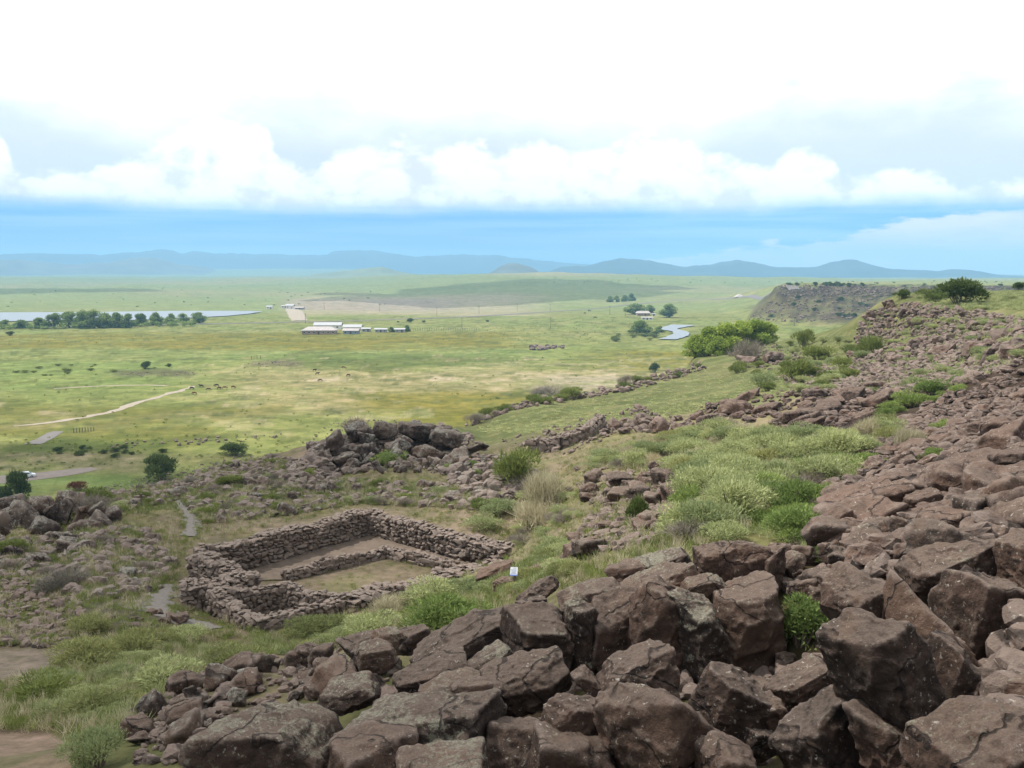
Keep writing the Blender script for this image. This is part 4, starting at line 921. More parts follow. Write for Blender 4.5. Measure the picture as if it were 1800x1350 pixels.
scatter_rocks(BK, 40, .5, 1.2, 'outcrop', 'grey-brown stone', 'stones behind the enclosure', 74, .22, 0, 30, name='stone', cat='stone')
scatter_stuff('rubble', [LSL, BK, [(100,880),(330,830),(420,800),(520,810),(440,850),(250,870)]], [620, 1300, 620], .18, .75, 'small', 'rock_stuff_out', 'small stones in the grass of the terrace', 75, .15, 0, 20)
# ledges of the lower terrace, rocks by the trees, mesa cliff, clump on the meadow
LE = [(810,755),(830,735),(900,708),(950,700),(1010,692),(1080,684),(1100,672),(1160,658),(1230,640),(1240,650),(1160,675),(1090,692),(1000,705),(900,722),(840,745)]
scatter_stuff('rubble', LE, 420, .5, 1.5, 'small', 'rock_far', 'dark rocks along the edge of the lower terrace', 81, .1, 0, 100)
scatter_rocks([(1285,632),(1300,605),(1345,605),(1370,640),(1320,650)], 12, 1.5, 3.4, 'talus_far', 'pale lichened knoll rock', 'rocks of the knoll', 82, .1, 0, 120)
scatter_stuff('rubble', [(925,616),(935,607),(960,609),(990,608),(993,613),(960,616)], 60, 1.5, 4.0, 'small', 'rock_far', 'clump of dark rocks on the meadow', 83, .1, 0, 300)
scatter_stuff('rubble', [[(175,795),(190,784),(260,775),(300,772),(320,776),(220,790)], [(300,775),(380,768),(500,760),(510,768),(400,780),(310,785)]], [30, 40], .5, 1.4, 'small', 'rock_stuff_out', 'pale rocks strewn along the foot of the terrace', 84, .1, 0, 150)
scatter_stuff('rubble', [[(1366,501),(1450,501),(1560,503),(1560,522),(1450,520),(1376,521)], [(1320,560),(1372,515),(1560,522),(1500,560),(1400,568)], [(1560,505),(1800,506),(1800,516),(1560,516)]], [520, 420, 160], .8, 2.8, 'small', 'rock_far', 'dark rocks of the mesa rim and its flank', 85, .1, 0, 700, 1.6)
scatter_stuff('rubble', [[(200,657),(270,652),(345,655),(340,660),(250,662)], [(440,640),(480,636),(530,637),(525,642),(460,645)]], [40, 40], .5, 1.3, 'small', 'rock_far', 'broken bank of the dry creek on the meadow', 86, .2, 0, 300)
# a few white stones
scatter_rocks([(0,1060),(60,1060),(60,1090),(0,1080)], 1, .5, .6, 'outcrop', 'single pale stone', 'pale stones', 90)

# ------------------------------------------------------------------ stone enclosure
def stone_lib(n=10, mat='stone'):
    out = []
    for k in range(n):
        r = np.random.default_rng(3000 + k); P = r.normal(0, 1, (17, 3)); P /= (np.abs(P) ** 6).sum(1)[:, None] ** (1 / 6); P *= r.uniform(.80, 1.0, (17, 1))
        bm = bmesh.new(); vs = [bm.verts.new(p * .5) for p in P]; res = bmesh.ops.convex_hull(bm, input=vs)
        bmesh.ops.delete(bm, geom=[g_ for g_ in res['geom_interior'] if isinstance(g_, bmesh.types.BMVert)], context='VERTS')
        bm.verts.ensure_lookup_table(); bm.verts.index_update()
        V = np.array([v.co[:] for v in bm.verts]); F = np.array([[v.index for v in f.verts] for f in bm.faces if len(f.verts) == 3]); bm.free()
        lo, hi = V.min(0), V.max(0); V = (V - (lo + hi) / 2) / (hi - lo); out.append((V, F))
    return out, [np_mesh('stone', V, F, [M[mat]], False) for V, F in out]
STV, STM = stone_lib()

def wall_run(label, P, Q, h0, h1, thick, vis, seed, z0=RZ, sl_=.27, sh=.14, group='walls of the stone enclosure', name='stone_wall', ground=True, end_caps=(0, 0), curve=None, z1=None):
    """dry stone wall from P to Q; vis lists the faces the photograph shows: +1 is the face towards the left of P->Q"""
    r = np.random.default_rng(seed); P = np.array(P[:2], float); Q = np.array(Q[:2], float); L = np.linalg.norm(Q - P); t_ = (Q - P) / L; nrm = np.array([-t_[1], t_[0]]); rz = math.atan2(t_[1], t_[0])
    z1 = z0 if z1 is None else z1
    mid = (P + Q) / 2; root = thing(name, label, 'stone wall', (mid[0], mid[1], (z0 + z1) / 2), rz, group)
    st = []; hid = []
    def hh(u): return h0 + (h1 - h0) * u + .07 * math.sin(u * L * 1.7 + seed) + .04 * math.sin(u * L * 4.1)
    def zb(u): return (z1 - z0) * (u - .5)
    for side in (1, -1):
        z = -.05
        k = 0
        while z < max(h0, h1) + .1:
            ch = sh * r.uniform(.8, 1.25); u = -r.uniform(0, .2)
            while u < L:
                ln = sl_ * r.choice([.5, .7, 1.0, 1.3, 1.8], p=[.2, .25, .25, .2, .1]) * r.uniform(.85, 1.15); uu = (u + ln / 2) / L
                if 0 <= uu <= 1 and z + ch * .6 < hh(uu):
                    it = ((uu - .5) * L, side * (thick / 2 + r.uniform(-.05, .04)), z + ch / 2 + zb(uu) + r.uniform(-.02, .02), ln * 1.12, thick * r.uniform(.42, .6), ch * r.uniform(.9, 1.55), r.normal(0, .22))
                    (st if side in vis else hid).append(it)
                u += ln
            z += ch; k += 1
    u = 0.0
    while u < L:                                       # loose capping stones
        nacross = 2 if thick < .5 else 3
        ln = sl_ * r.uniform(.5, 1.1)
        for a in range(nacross):
            v = (a + .5) / nacross - .5; uu = min(max((u + ln / 2 + r.uniform(-.1, .1)) / L, 0), 1)
            st.append(((uu - .5) * L, v * thick * 1.02 + r.uniform(-.04, .04), hh(uu) + zb(uu) + r.uniform(-.04, .04), ln * r.uniform(.9, 1.3), thick / nacross * r.uniform(.9, 1.5), sh * r.uniform(.45, .85), r.normal(0, .22)))
        u += ln
    for e, on in zip((-1, 1), end_caps):
        if on:
            z = -.05
            while z < (h0 if e < 0 else h1):
                ch = sh * r.uniform(.8, 1.2)
                for v in (-.25, .25):
                    st.append((e * L / 2, v * thick, z + ch / 2, .3, thick * .6, ch * 1.15, r.normal(0, .1)))
                z += ch
    order = sorted(range(len(st)), key=lambda i: -st[i][3] * st[i][5])
    keep = set(order[:296]); hid += [st[i] for i in range(len(st)) if i not in keep]
    for i in range(len(st)):
        if i in keep:
            s = st[i]; link('stone', STM[r.integers(len(STM))], root, s[:3], (r.normal(0, .12), s[6], r.normal(0, .12) + (math.pi if r.random() < .5 else 0)), s[3:6])
    hid = np.array(hid) if hid else np.zeros((0, 7))
    if len(hid):
        n = len(hid); o = joined('rubble_fill', STV, hid[:, :3], hid[:, 3:6], rots(np.zeros(n), hid[:, 6], np.zeros(n)), [M['stone_stuff']], None, False, seed, root)
    core = MB(); N = max(2, int(L / .5)); 
    for a in range(N):
        u0, u1 = a / N, (a + 1) / N; k0, k1 = hh(u0) - .08, hh(u1) - .08; x0, x1 = (u0 - .5) * L, (u1 - .5) * L; w = thick * .40
        b0, b1 = zb(u0), zb(u1)
        core.add([(x0, -w, -.3 + b0), (x1, -w, -.3 + b1), (x1, w, -.3 + b1), (x0, w, -.3 + b0), (x0, -w, k0 + b0), (x1, -w, k1 + b1), (x1, w, k1 + b1), (x0, w, k0 + b0)],
                 [(4, 5, 6, 7), (0, 1, 5, 4), (2, 3, 7, 6)] + ([(0, 4, 7, 3)] if a == 0 else []) + ([(1, 2, 6, 5)] if a == N - 1 else []))
    core.obj('wall_core', M['stone_core'], root)
    return root

HT = RZ + 1.3
W_F, W_L, W_E, W_S, W_R = pz(648, 899, HT), pz(345, 968, HT), pz(440, 1010, HT), pz(322, 1022, HT), pz(893, 962, HT - .25)
W_J = pz(600, 1046, HT - .2)
A1, A2, A3 = pz(500, 1020, HT - .1), pz(376, 1036, HT - .1), pz(462, 1089, HT - .15)
wall_run('tallest far-left wall of the stone enclosure, its long inner face in view', W_L, W_F, 1.30, 1.36, .62, (-1,), 1)
wall_run('far-right wall of the stone enclosure running down to its right corner', W_F, W_R, 1.34, 1.05, .62, (-1,), 2)
wall_run('short left wall of the stone enclosure between path and entrance', W_E, W_L, 1.22, 1.28, .66, (1, -1), 3)
wall_run('thick stub of wall left of the narrow entrance, beside the gravel path', W_S, W_E, 1.28, 1.22, .72, (-1,), 4, end_caps=(1, 1))
wall_run('low tumbled front-right wall of the stone enclosure below the shrubs', W_J, W_R, 1.0, .55, .75, (-1, 1), 5)
wall_run('front wall of the small annex room facing the bright shrubs', A3, W_J, 1.08, 1.05, .40, (-1,), 6)
wall_run('left wall of the small annex room beside the path', A2, A3, 1.12, 1.08, .40, (-1,), 7)
wall_run('back wall of the small annex room at the narrow entrance', A2, A1, 1.12, 1.1, .38, (-1,), 8, end_caps=(1, 0))
wall_run('inner dividing wall between annex room and main court', A1, W_J, 1.1, 1.0, .38, (-1, 1), 9)
BH = RZ + .42
B_F, B_L, B_R = pz(677, 962, BH), pz(500, 1003, BH), pz(815, 990, BH)
wall_run('low bench kerb along the far-left side of the court', B_L, B_F, .40, .42, .34, (-1,), 10, sl_=.3, sh=.17)
wall_run('low bench kerb along the far-right side of the court', B_F, B_R, .42, .40, .34, (-1,), 11, sl_=.3, sh=.17)
# raised earth bench between kerb and outer wall
bz = RZ + .34
ring = [B_L, B_F, B_R]; outer = [W_L, W_F, W_R]
bm = bmesh.new()
def up(p, z): return (float(p[0]), float(p[1]), z)
for a in range(2):
    q = [ring[a], ring[a + 1], outer[a + 1], outer[a]]
    lo = [bm.verts.new(up(p, RZ - .3)) for p in q]; hi = [bm.verts.new(up(p, (RZ + .06 if (a == 0 and i_ in (0, 3)) or (a == 1 and i_ in (1, 2)) else bz))) for i_, p in enumerate(q)]
    bm.faces.new(hi)
    for i in range(4): bm.faces.new((lo[i], lo[(i + 1) % 4], hi[(i + 1) % 4], hi[i]))
bmesh.ops.recalc_face_normals(bm, faces=bm.faces[:])
me = bpy.data.meshes.new('earth_bench'); bm.to_mesh(me); bm.free(); M['earth'] = plain('trodden_earth', tuple(alb(156, 138, 122)), .95, var=.2, scale=3); me.materials.append(M['earth'])
tag(link('earth_bench', me), 'raised earth bench along two inner sides of the enclosure', kind='structure')
o = link('stone', LIB['outcrop'][1][3], loc=pz(818, 978, RZ + .55), rot=(1.3, .2, .5), scale=(.55, .5, .5)); tag(o, 'pale upright round stone leaning in the right corner of the court', 'stone')
# retaining wall up the slope
rw = hit([930, 985, 1030, 1056], [800, 790, 772, 748], 40)
for a, (lab, (i, j)) in enumerate((('lower stretch of the stone retaining wall on the slope', (0, 1)), ('middle stretch of the stone retaining wall on the slope', (1, 2)), ('upper stretch of the stone retaining wall below the rocky ridge', (2, 3)))):
    p, q = rw[i], rw[j]; wall_run(lab, p, q, .9, .95, .6, (-1,), 20 + a, z0=p[2] - .1, z1=q[2] - .1, sl_=.5, sh=.3, group='stretches of the retaining wall')

# ------------------------------------------------------------------ shrubs
def blades(r, base, dirs, ln, wd):
    """thin triangular leaves: base points, directions, lengths, widths"""
    n = len(base); side = np.cross(dirs, r.normal(0, 1, (n, 3))); side /= np.linalg.norm(side, axis=1)[:, None] + 1e-9
    a = base - side * wd[:, None] / 2; b = base + side * wd[:, None] / 2; c = base + dirs * ln[:, None]
    V = np.stack([a, b, c], 1).reshape(-1, 3); F = np.arange(3 * n).reshape(-1, 3); return V, F

def shrub_shape(seed, n, leaf=(.10, .2), wd=.022, upness=.8, lobes=7, height=.75, droop=0.0, fill=.55, quads=False, spread=.62):
    """dome of leaves round several lobes; about 1 m across, base at 0"""
    r = np.random.default_rng(seed); L = []
    for k in range(lobes):
        a = r.uniform(0, 6.28); q = r.uniform(.05, 1) ** .6 * .33
        L.append((q * math.cos(a), q * math.sin(a), height * r.uniform(.25, .68) * (1 - .9 * q), r.uniform(.10, .24)))
    L = np.array(L); w = r.integers(0, lobes, n); d = r.normal(0, 1, (n, 3)); d /= np.linalg.norm(d, axis=1)[:, None]
    d[:, 2] = np.where(r.random(n) < .75, np.abs(d[:, 2]), d[:, 2])
    rad_ = L[w, 3] * (fill + (1.08 - fill) * r.uniform(0, 1, n) ** .6)
    p = L[w, :3] + d * rad_[:, None] * np.array([1.15, 1.15, height])
    p[:, 2] = np.maximum(p[:, 2], .02)
    dirs = d * (1 - upness) + np.array([0, 0, 1]) * upness + r.normal(0, .33, (n, 3)); dirs[:, 2] -= droop; dirs /= np.linalg.norm(dirs, axis=1)[:, None]
    ln = r.uniform(*leaf, n); V, F = blades(r, p, dirs, ln, wd * r.uniform(.6, 1.4, n))
    return V, F, np.repeat(r.uniform(0, 1, n), 3), L

def stems_mb(L, seed, rr=.012):
    mb = MB(); r = np.random.default_rng(seed)
    for l in L:
        b = (l[0] * .25, l[1] * .25, -.05); m_ = (l[0] * .6 + r.normal(0, .02), l[1] * .6 + r.normal(0, .02), l[2] * .5)
        mb.tube([b, m_, (l[0], l[1], l[2] + l[3] * .5)], [rr * 1.4, rr, rr * .4], 4)
    return mb

SH = {}
def shrub_lib(key, mat, k, n, seed, **kw):
    out = []
    for i in range(k):
        V, F, c, L = shrub_shape(seed + i * 11, n, **kw); cols = np.stack([c, c, c], -1)
        st = stems_mb(L, seed + i).mesh('stem', M['stem'])
        out.append((np_mesh('foliage', V, F, [M[mat]], False, cols), st))
    SH[key] = out
shrub_lib('rabbitbrush', 'green', 6, 3600, 100, leaf=(.04, .095), wd=.018, upness=.35, lobes=15, height=.75)
shrub_lib('yellow_shrub', 'yellowgreen', 6, 3200, 150, leaf=(.04, .10), wd=.016, upness=.35, lobes=14, height=.7)
shrub_lib('sagebrush', 'sage', 7, 3600, 200, leaf=(.03, .08), wd=.017, upness=.3, lobes=15, height=.72)
shrub_lib('straw_shrub', 'straw', 4, 1700, 300, leaf=(.14, .34), wd=.010, upness=.85, lobes=7, height=.75)
shrub_lib('juniper', 'dark', 5, 2600, 400, leaf=(.06, .12), wd=.035, upness=.35, lobes=13, height=1.0)
shrub_lib('olive_shrub', 'olive', 6, 2200, 500, leaf=(.07, .16), wd=.022, upness=.55, lobes=10, height=.85)
shrub_lib('dry_shrub', 'dry', 5, 1600, 600, leaf=(.12, .3), wd=.008, upness=.45, lobes=8, height=.8)
shrub_lib('leafy_bush', 'green', 2, 3800, 700, leaf=(.05, .09), wd=.030, upness=.25, lobes=14, height=1.0)
shrub_lib('russet_shrub', 'red', 2, 1200, 800, leaf=(.08, .16), wd=.02, upness=.5, lobes=7, height=.8)
NICE = {'yellow_shrub': ('yellow_green_shrub', 'shrub'), 'rabbitbrush': ('rabbitbrush', 'shrub'), 'sagebrush': ('sagebrush', 'shrub'), 'straw_shrub': ('dry_grass_clump', 'shrub'), 'juniper': ('juniper', 'shrub'), 'olive_shrub': ('olive_shrub', 'shrub'), 'dry_shrub': ('dry_shrub', 'shrub'), 'leafy_bush': ('leafy_bush', 'bush'), 'russet_shrub': ('russet_shrub', 'shrub')}
_sr = np.random.default_rng(77)
def put_shrub(kind, q, width, label, group=None, tall=1.0):
    fo, st = SH[kind][_sr.integers(len(SH[kind]))]
    name, cat = NICE[kind]
    root = thing(name, label, cat, (q[0], q[1], q[2] - .03 * width), _sr.uniform(0, 6.28), group); root.scale = (width, width, width * tall * _sr.uniform(.88, 1.12))
    link('foliage', fo, root); link('stem', st, root)
    return root

# (x, y of the foot in the photograph, width in its pixels, kind, height ratio, label)
HAND = [
 (1405,1135,105,'leafy_bush',1.05,'bright leafy green bush in the pit beside the cliff step'),
 (1350,1160,34,'leafy_bush',1.1,'tiny leafy green sprig below the bright bush in the pit'),
 (790,1105,150,'rabbitbrush',.75,'bright green bush behind the ridge, left of the long tilted slab'),
 (1390,905,110,'rabbitbrush',.9,'bright green rabbitbrush above the two upright crest boulders'),
 (1400,950,130,'rabbitbrush',.8,'broad bright green rabbitbrush bordering the dark broken rocks'),
 (1350,880,90,'rabbitbrush',.8,'fresh green shrub left of the sloping slab'),
 (1480,830,80,'rabbitbrush',.75,'vivid green shrub at the head of the green strip'),
 (1520,822,70,'rabbitbrush',.7,'vivid green shrub touching the ledges at the strip head'),
 (1425,850,76,'yellow_shrub',.8,'yellow-green shrub in the middle of the green strip'),
 (1280,955,90,'sagebrush',.8,'grey-green shrub just left of the crest boulders'),
 (1240,930,80,'yellow_shrub',.8,'green shrub in front of the gully stones'),
 (1215,900,80,'rabbitbrush',.9,'bright shrub at the right side of the gully'),
 (1120,922,36,'juniper',1.5,'dark green upright shrub in the middle of the gully'),
 (1640,812,50,'rabbitbrush',.8,'small green shrub alone on the worn right slope'),
 (1658,755,46,'rabbitbrush',.7,'pale green shrub high on the right slope'),
 (1600,715,70,'rabbitbrush',.6,'green shrub at the lower end of the strip under the talus'),
 (1640,695,70,'rabbitbrush',.7,'round green shrub under the talus'),
 (1688,675,40,'rabbitbrush',.7,'small fresh green shrub at the upper end under the talus'),
 (1530,770,60,'straw_shrub',.8,'greyish straw shrub below the middle ridge'),
 (1590,790,60,'straw_shrub',.9,'pale straw-coloured shrub left of the worn right slope'),
 (1320,770,50,'straw_shrub',.8,'bleached twiggy shrub right of the dark ledge'),
 (1270,760,50,'straw_shrub',.8,'bleached twiggy shrub by the dark leaning ledge'),
 (915,850,90,'olive_shrub',.9,'dark olive shrub at the right foot of the domed outcrop'),
 (960,900,110,'straw_shrub',.8,'wide straw-tipped shrub above the enclosure'),
 (930,935,120,'straw_shrub',.6,'long silvery grass clump right of the far wall'),
 (880,905,70,'sagebrush',.8,'grey-green shrub behind the right corner of the enclosure'),
 (850,930,60,'sagebrush',.7,'small grey-green shrub above the right corner'),
 (690,815,70,'rabbitbrush',.5,'green shrub growing on the face of the domed outcrop'),
 (625,770,50,'dry_shrub',.9,'grey twiggy shrub on top of the domed outcrop'),
 (285,845,58,'juniper',.9,'round dark juniper at the back of the terrace'),
 (410,800,46,'juniper',.7,'dark shrub at the terrace edge beside the outcrop'),
 (405,855,50,'olive_shrub',.6,'low green shrub right of the round juniper'),
 (33,878,42,'juniper',1.45,'dark rounded juniper before the parked car'),
 (5,880,40,'juniper',.8,'dark shrub cut by the left edge below the gravel road'),
 (160,905,70,'dry_shrub',.6,'grey twiggy shrub above the left outcrop'),
 (165,890,60,'olive_shrub',.7,'olive shrub right of the left outcrop'),
 (140,862,40,'russet_shrub',.7,'small russet-red shrub near the gravel road'),
 (15,975,60,'olive_shrub',.7,'dark green shrub below the left outcrop'),
 (150,1110,80,'yellow_shrub',.7,'yellow-green shrub above the bare dirt patch'),
 (165,1170,120,'yellow_shrub',.7,'large rounded green shrub beside the bare dirt patch'),
 (240,1150,110,'yellow_shrub',.75,'tall green shrub right of the bare dirt patch'),
 (300,1205,130,'sagebrush',.6,'wide grey-green shrub above the rubble heap'),
 (150,1260,140,'yellow_shrub',.6,'broad green shrub left of the rubble heap'),
 (80,1230,120,'olive_shrub',.6,'dull green shrub at the left edge'),
 (170,1350,110,'sagebrush',1.0,'grey-green shrub at the bottom left corner'),
 (400,1175,110,'yellow_shrub',.6,'green shrub at the upper rim of the rubble heap'),
 (330,1130,80,'sagebrush',.7,'grey shrub below the gravel path'),
 (110,1040,90,'dry_shrub',.6,'grey twiggy shrub above the patch of dark stones'),
 (460,1070,26,'leafy_bush',1.3,'dark green weed growing inside the annex room'),
 (560,1120,110,'yellow_shrub',.55,'yellow-green shrub in front of the annex wall'),
 (650,1120,120,'sagebrush',.55,'grey-green shrub before the front wall'),
 (760,1060,110,'sagebrush',.7,'grey-green shrub against the low tumbled wall'),
 (700,1075,90,'straw_shrub',.5,'straw and green shrub below the low tumbled wall'),
 (830,1045,80,'sagebrush',.7,'grey shrub left of the small sign'),
 (1020,1010,70,'yellow_shrub',.6,'yellow-green shrub right of the small sign'),
 (1340,680,56,'sagebrush',.8,'round shrub on the slope above the lower terrace'),
 (1298,655,36,'olive_shrub',.9,'small dark round shrub left on the slope above the lower terrace'),
 (1412,610,36,'olive_shrub',1.2,'upright shrub beyond the knoll'),
 (1530,625,50,'olive_shrub',.9,'grey-green shrub at the foot of the talus'),
 (1400,670,60,'olive_shrub',.9,'dull shrub in the middle of the talus foot'),
 (1440,635,50,'olive_shrub',.8,'shrub between knoll and talus'),
 (1310,640,60,'dry_shrub',.9,'bare twiggy shrub on the pale knoll'),
 (1240,625,44,'olive_shrub',1.0,'green shrub before the willow trees'),
 (1690,535,74,'juniper',.75,'largest juniper on the skyline of the ridge'),
 (1585,525,26,'juniper',.8,'small round juniper left on the ridge'),
 (1640,528,56,'olive_shrub',.5,'pale low shrub left of the largest juniper'),
 (1792,510,26,'juniper',.7,'juniper cut by the right edge on the skyline'),
 (1616,570,30,'sagebrush',.8,'grey shrub on the crest of the talus'),
 (960,700,60,'dry_shrub',.6,'grey brush on the edge of the lower terrace'),
 (1000,700,40,'olive_shrub',.7,'dark brush right on the edge of the lower terrace'),
 (885,725,30,'olive_shrub',.7,'dark brush on the near end of the terrace edge'),
 (835,745,40,'dry_shrub',.7,'twiggy brush at the tip of the terrace edge'),
 (1100,680,28,'dry_shrub',1.0,'grey upright brush by the terrace edge'),
 (1150,655,16,'juniper',1.2,'small dark juniper on the terrace edge'),
 (1265,625,30,'olive_shrub',.8,'rounded green brush beside the willow trees'),
]
for x, y, w, k, tl, lab in HAND:
    q = hit([x], [y])[0]
    dep = q[1] * math.cos(PITCH) - q[2] * math.sin(PITCH)
    put_shrub(k, q, w * dep / FPX * 1.12, lab, None, tl)

def scatter_shrubs(kind, poly, n, wmin, wmax, label, group, seed, tall=.75, rmin=6.0, keep=None):
    H = sample(poly, n, rmin, seed, keep); r = np.random.default_rng(seed)
    for q in H: scattered(put_shrub(kind, q, r.uniform(wmin, wmax), label, group, tall), label, q)
SLOPE = [(1000,830),(1080,790),(1200,765),(1330,760),(1440,780),(1560,740),(1610,760),(1500,810),(1440,860),(1330,900),(1230,950),(1180,960),(1240,890),(1180,830),(1090,825)]
scatter_shrubs('sagebrush', SLOPE, 120, .7, 1.9, 'grey-green shrub', 'shrubs of the sunny slope', 101, .9)
scatter_shrubs('yellow_shrub', SLOPE, 24, .7, 1.5, 'yellow-green shrub', 'green shrubs of the sunny slope', 102, .9)
scatter_shrubs('dry_shrub', SLOPE, 16, .6, 1.2, 'grey twiggy shrub', 'twiggy shrubs of the sunny slope', 131, .7)
scatter_shrubs('straw_shrub', SLOPE, 30, .7, 1.3, 'straw-coloured clump', 'straw clumps of the sunny slope', 103, .7)
STRIP = [(1300,940),(1330,880),(1400,830),(1520,800),(1560,820),(1470,860),(1450,920),(1440,990),(1390,960)]
scatter_shrubs('rabbitbrush', STRIP, 34, .6, 1.1, 'vivid green shrub', 'shrubs of the green strip', 104, .8)
scatter_shrubs('rabbitbrush', [(1480,770),(1600,690),(1700,660),(1690,690),(1600,730),(1520,775)], 16, .7, 1.4, 'green shrub', 'shrubs under the talus', 105, .7)
FRONT = [(440,1110),(640,1090),(720,1060),(900,1000),(990,960),(1000,1010),(890,1050),(700,1110),(600,1135),(440,1160)]
scatter_shrubs('sagebrush', FRONT, 46, .5, 1.0, 'grey-green shrub', 'shrubs before the enclosure', 106, .6)
scatter_shrubs('yellow_shrub', FRONT, 34, .5, 1.0, 'green shrub', 'green shrubs before the enclosure', 107, .65)
LEFTB = [(60,1190),(200,1120),(330,1130),(450,1150),(360,1180),(280,1230),(210,1290),(60,1260)]
scatter_shrubs('sagebrush', LEFTB, 30, .5, 1.0, 'grey-green shrub', 'shrubs of the left thicket', 108, .65)
scatter_shrubs('yellow_shrub', LEFTB, 24, .5, .95, 'green shrub', 'green shrubs of the left thicket', 109, .7)
scatter_shrubs('sagebrush', [(850,870),(960,830),(1040,880),(1010,990),(900,960),(860,930)], 34, .6, 1.3, 'grey-green shrub', 'shrubs above the right corner', 110, .65)
scatter_shrubs('dry_shrub', [(850,870),(960,830),(1040,880),(1010,990),(900,960)], 14, .6, 1.2, 'silvery dry shrub', 'dry shrubs above the enclosure', 111, .7)
scatter_shrubs('dry_shrub', BK, 20, .6, 1.3, 'grey twiggy shrub', 'twiggy shrubs of the terrace', 126, .6)
scatter_shrubs('dry_shrub', LSL, 14, .5, 1.1, 'grey twiggy shrub', 'twiggy shrubs of the terrace', 127, .6)
scatter_shrubs('sagebrush', BK, 26, .6, 1.3, 'grey-green shrub', 'shrubs behind the enclosure', 128, .6)
scatter_shrubs('rabbitbrush', OC, 10, .7, 1.4, 'green shrub', 'shrubs on the domed outcrop', 129, .6)
scatter_shrubs('dry_shrub', OC, 8, .7, 1.6, 'grey twiggy shrub', 'shrubs on the domed outcrop', 130, .7)
scatter_shrubs('olive_shrub', BK, 40, .6, 1.5, 'low green shrub', 'shrubs behind the enclosure', 112, .55)
scatter_shrubs('olive_shrub', LSL, 18, .5, 1.1, 'low green shrub', 'shrubs left of the enclosure', 113, .5)
scatter_shrubs('dry_shrub', [(100,880),(330,830),(560,830),(640,880),(400,900)], 16, .7, 1.5, 'grey twiggy shrub', 'twiggy shrubs of the terrace', 114, .6)
TF_ = [(1360,600),(1500,590),(1520,640),(1480,690),(1350,690),(1300,660)]
scatter_shrubs('sagebrush', TF_, 40, 1.0, 2.6, 'grey-green shrub', 'shrubs at the talus foot', 125, .8, 60)
scatter_shrubs('olive_shrub', TF_, 26, 1.2, 3.0, 'dull green shrub', 'shrubs at the talus foot', 115, .7, 60)
scatter_shrubs('sagebrush', [(1520,690),(1560,600),(1640,560),(1800,570),(1800,640),(1650,690)], 70, .9, 2.4, 'grey-green shrub', 'shrubs on the talus', 116, .65, 60)
scatter_shrubs('sagebrush', [(1600,520),(1800,520),(1800,545),(1640,545)], 22, 1.0, 2.4, 'low grey-green shrub', 'shrubs on the ridge top', 117, .5, 80)
scatter_shrubs('olive_shrub', LE, 22, 1.2, 3.0, 'dark brush', 'brush of the terrace edge', 118, .7, 100)
scatter_shrubs('juniper', [(1366,502),(1480,500),(1520,503),(1480,505)], 18, 4.5, 8, 'dark rim juniper', 'junipers on the mesa rim', 119, .75, 900)
scatter_shrubs('juniper', [(1520,503),(1800,502),(1800,506),(1520,506)], 10, 3, 6, 'dark juniper', 'junipers on the mesa top', 120, .7, 900)
scatter_shrubs('juniper', [(1350,560),(1400,525),(1560,530),(1500,565)], 14, 3.5, 7, 'dark flank juniper', 'junipers on the mesa flank', 121, .8, 700)
# bushes of the meadow
scatter_shrubs('olive_shrub', [(20,655),(60,640),(220,640),(300,645),(200,655),(130,668)], 16, 2.0, 5.0, 'dark meadow bush', 'bushes of the left meadow', 122, .5, 200)
scatter_shrubs('olive_shrub', [(1060,600),(1110,580),(1160,585),(1150,598),(1090,602)], 16, 4, 9, 'green bush', 'bushes by the river', 123, .6, 400)
scatter_shrubs('juniper', [(60,795),(180,785),(300,795),(200,805)], 14, 1.5, 3.2, 'dark green bush', 'bushes below the terrace', 124, .6, 150)
for x, y, w, lab in ((255, 648, 24, 'large round bush in the middle of the left meadow'), (296, 645, 11, 'small round bush right of the large meadow bush'), (18, 590, 15, 'single round bush before the grove'), (1082, 600, 10, 'dark bush left of the riverside thicket'),
                     (700, 567, 5, 'pointed dark evergreen by the highway'), (745, 567, 7, 'second dark evergreen by the highway'), (857, 566, 6, 'lone dark evergreen right along the highway'), (721, 567, 12, 'round tree by the highway, left of two evergreens')):
    q = hit([x], [y], 150)[0]; put_shrub('juniper', q, w * q[1] / FPX, lab, None, .8)

# small cover that nobody could count
def flat_shapes(k, n, seed, **kw):
    out = []
    for i in range(k):
        V, F, c, L = shrub_shape(seed + i, n, **kw); out.append((V, F, c))
    return out
def cover(name, polys, ns, smin, smax, shapes, mat, label, seed, rmin=6.0, tall=1.0, keep=None):
    H = np.concatenate([sample(p, k, rmin, seed + i, keep) for i, (p, k) in enumerate(zip(polys, ns))]); r = np.random.default_rng(seed); n = len(H)
    s = r.uniform(smin, smax, n); S = np.stack([s, s, s * tall * r.uniform(.8, 1.2, n)], -1); z = np.zeros(n)
    return joined(name, shapes, H, S, rots(z, z, r.uniform(0, 6.28, n)), [M[mat]], label, False, seed)
G1 = flat_shapes(5, 34, 5000, leaf=(.25, .5), wd=.035, upness=.85, lobes=4, height=.5)
G2 = flat_shapes(5, 40, 5100, leaf=(.3, .7), wd=.025, upness=.9, lobes=4, height=.5)
ALLN = [(-20,1200),(-20,880),(120,865),(420,800),(640,830),(800,800),(980,770),(1230,745),(1430,740),(1460,880),(1300,950),(1180,990),(1000,1040),(700,1140),(500,1150),(380,1170),(230,1290),(0,1350)]
_rp = [(318,1000),(348,955),(648,890),(900,958),(800,1010),(610,1050),(470,1105),(365,1075),(310,1060)]
_pa = [(255,1090),(262,1045),(290,1020),(305,1030),(300,1080),(400,1100),(400,1118),(290,1105)]
_pb = [(308,876),(345,905),(350,950),(322,952),(328,915)]
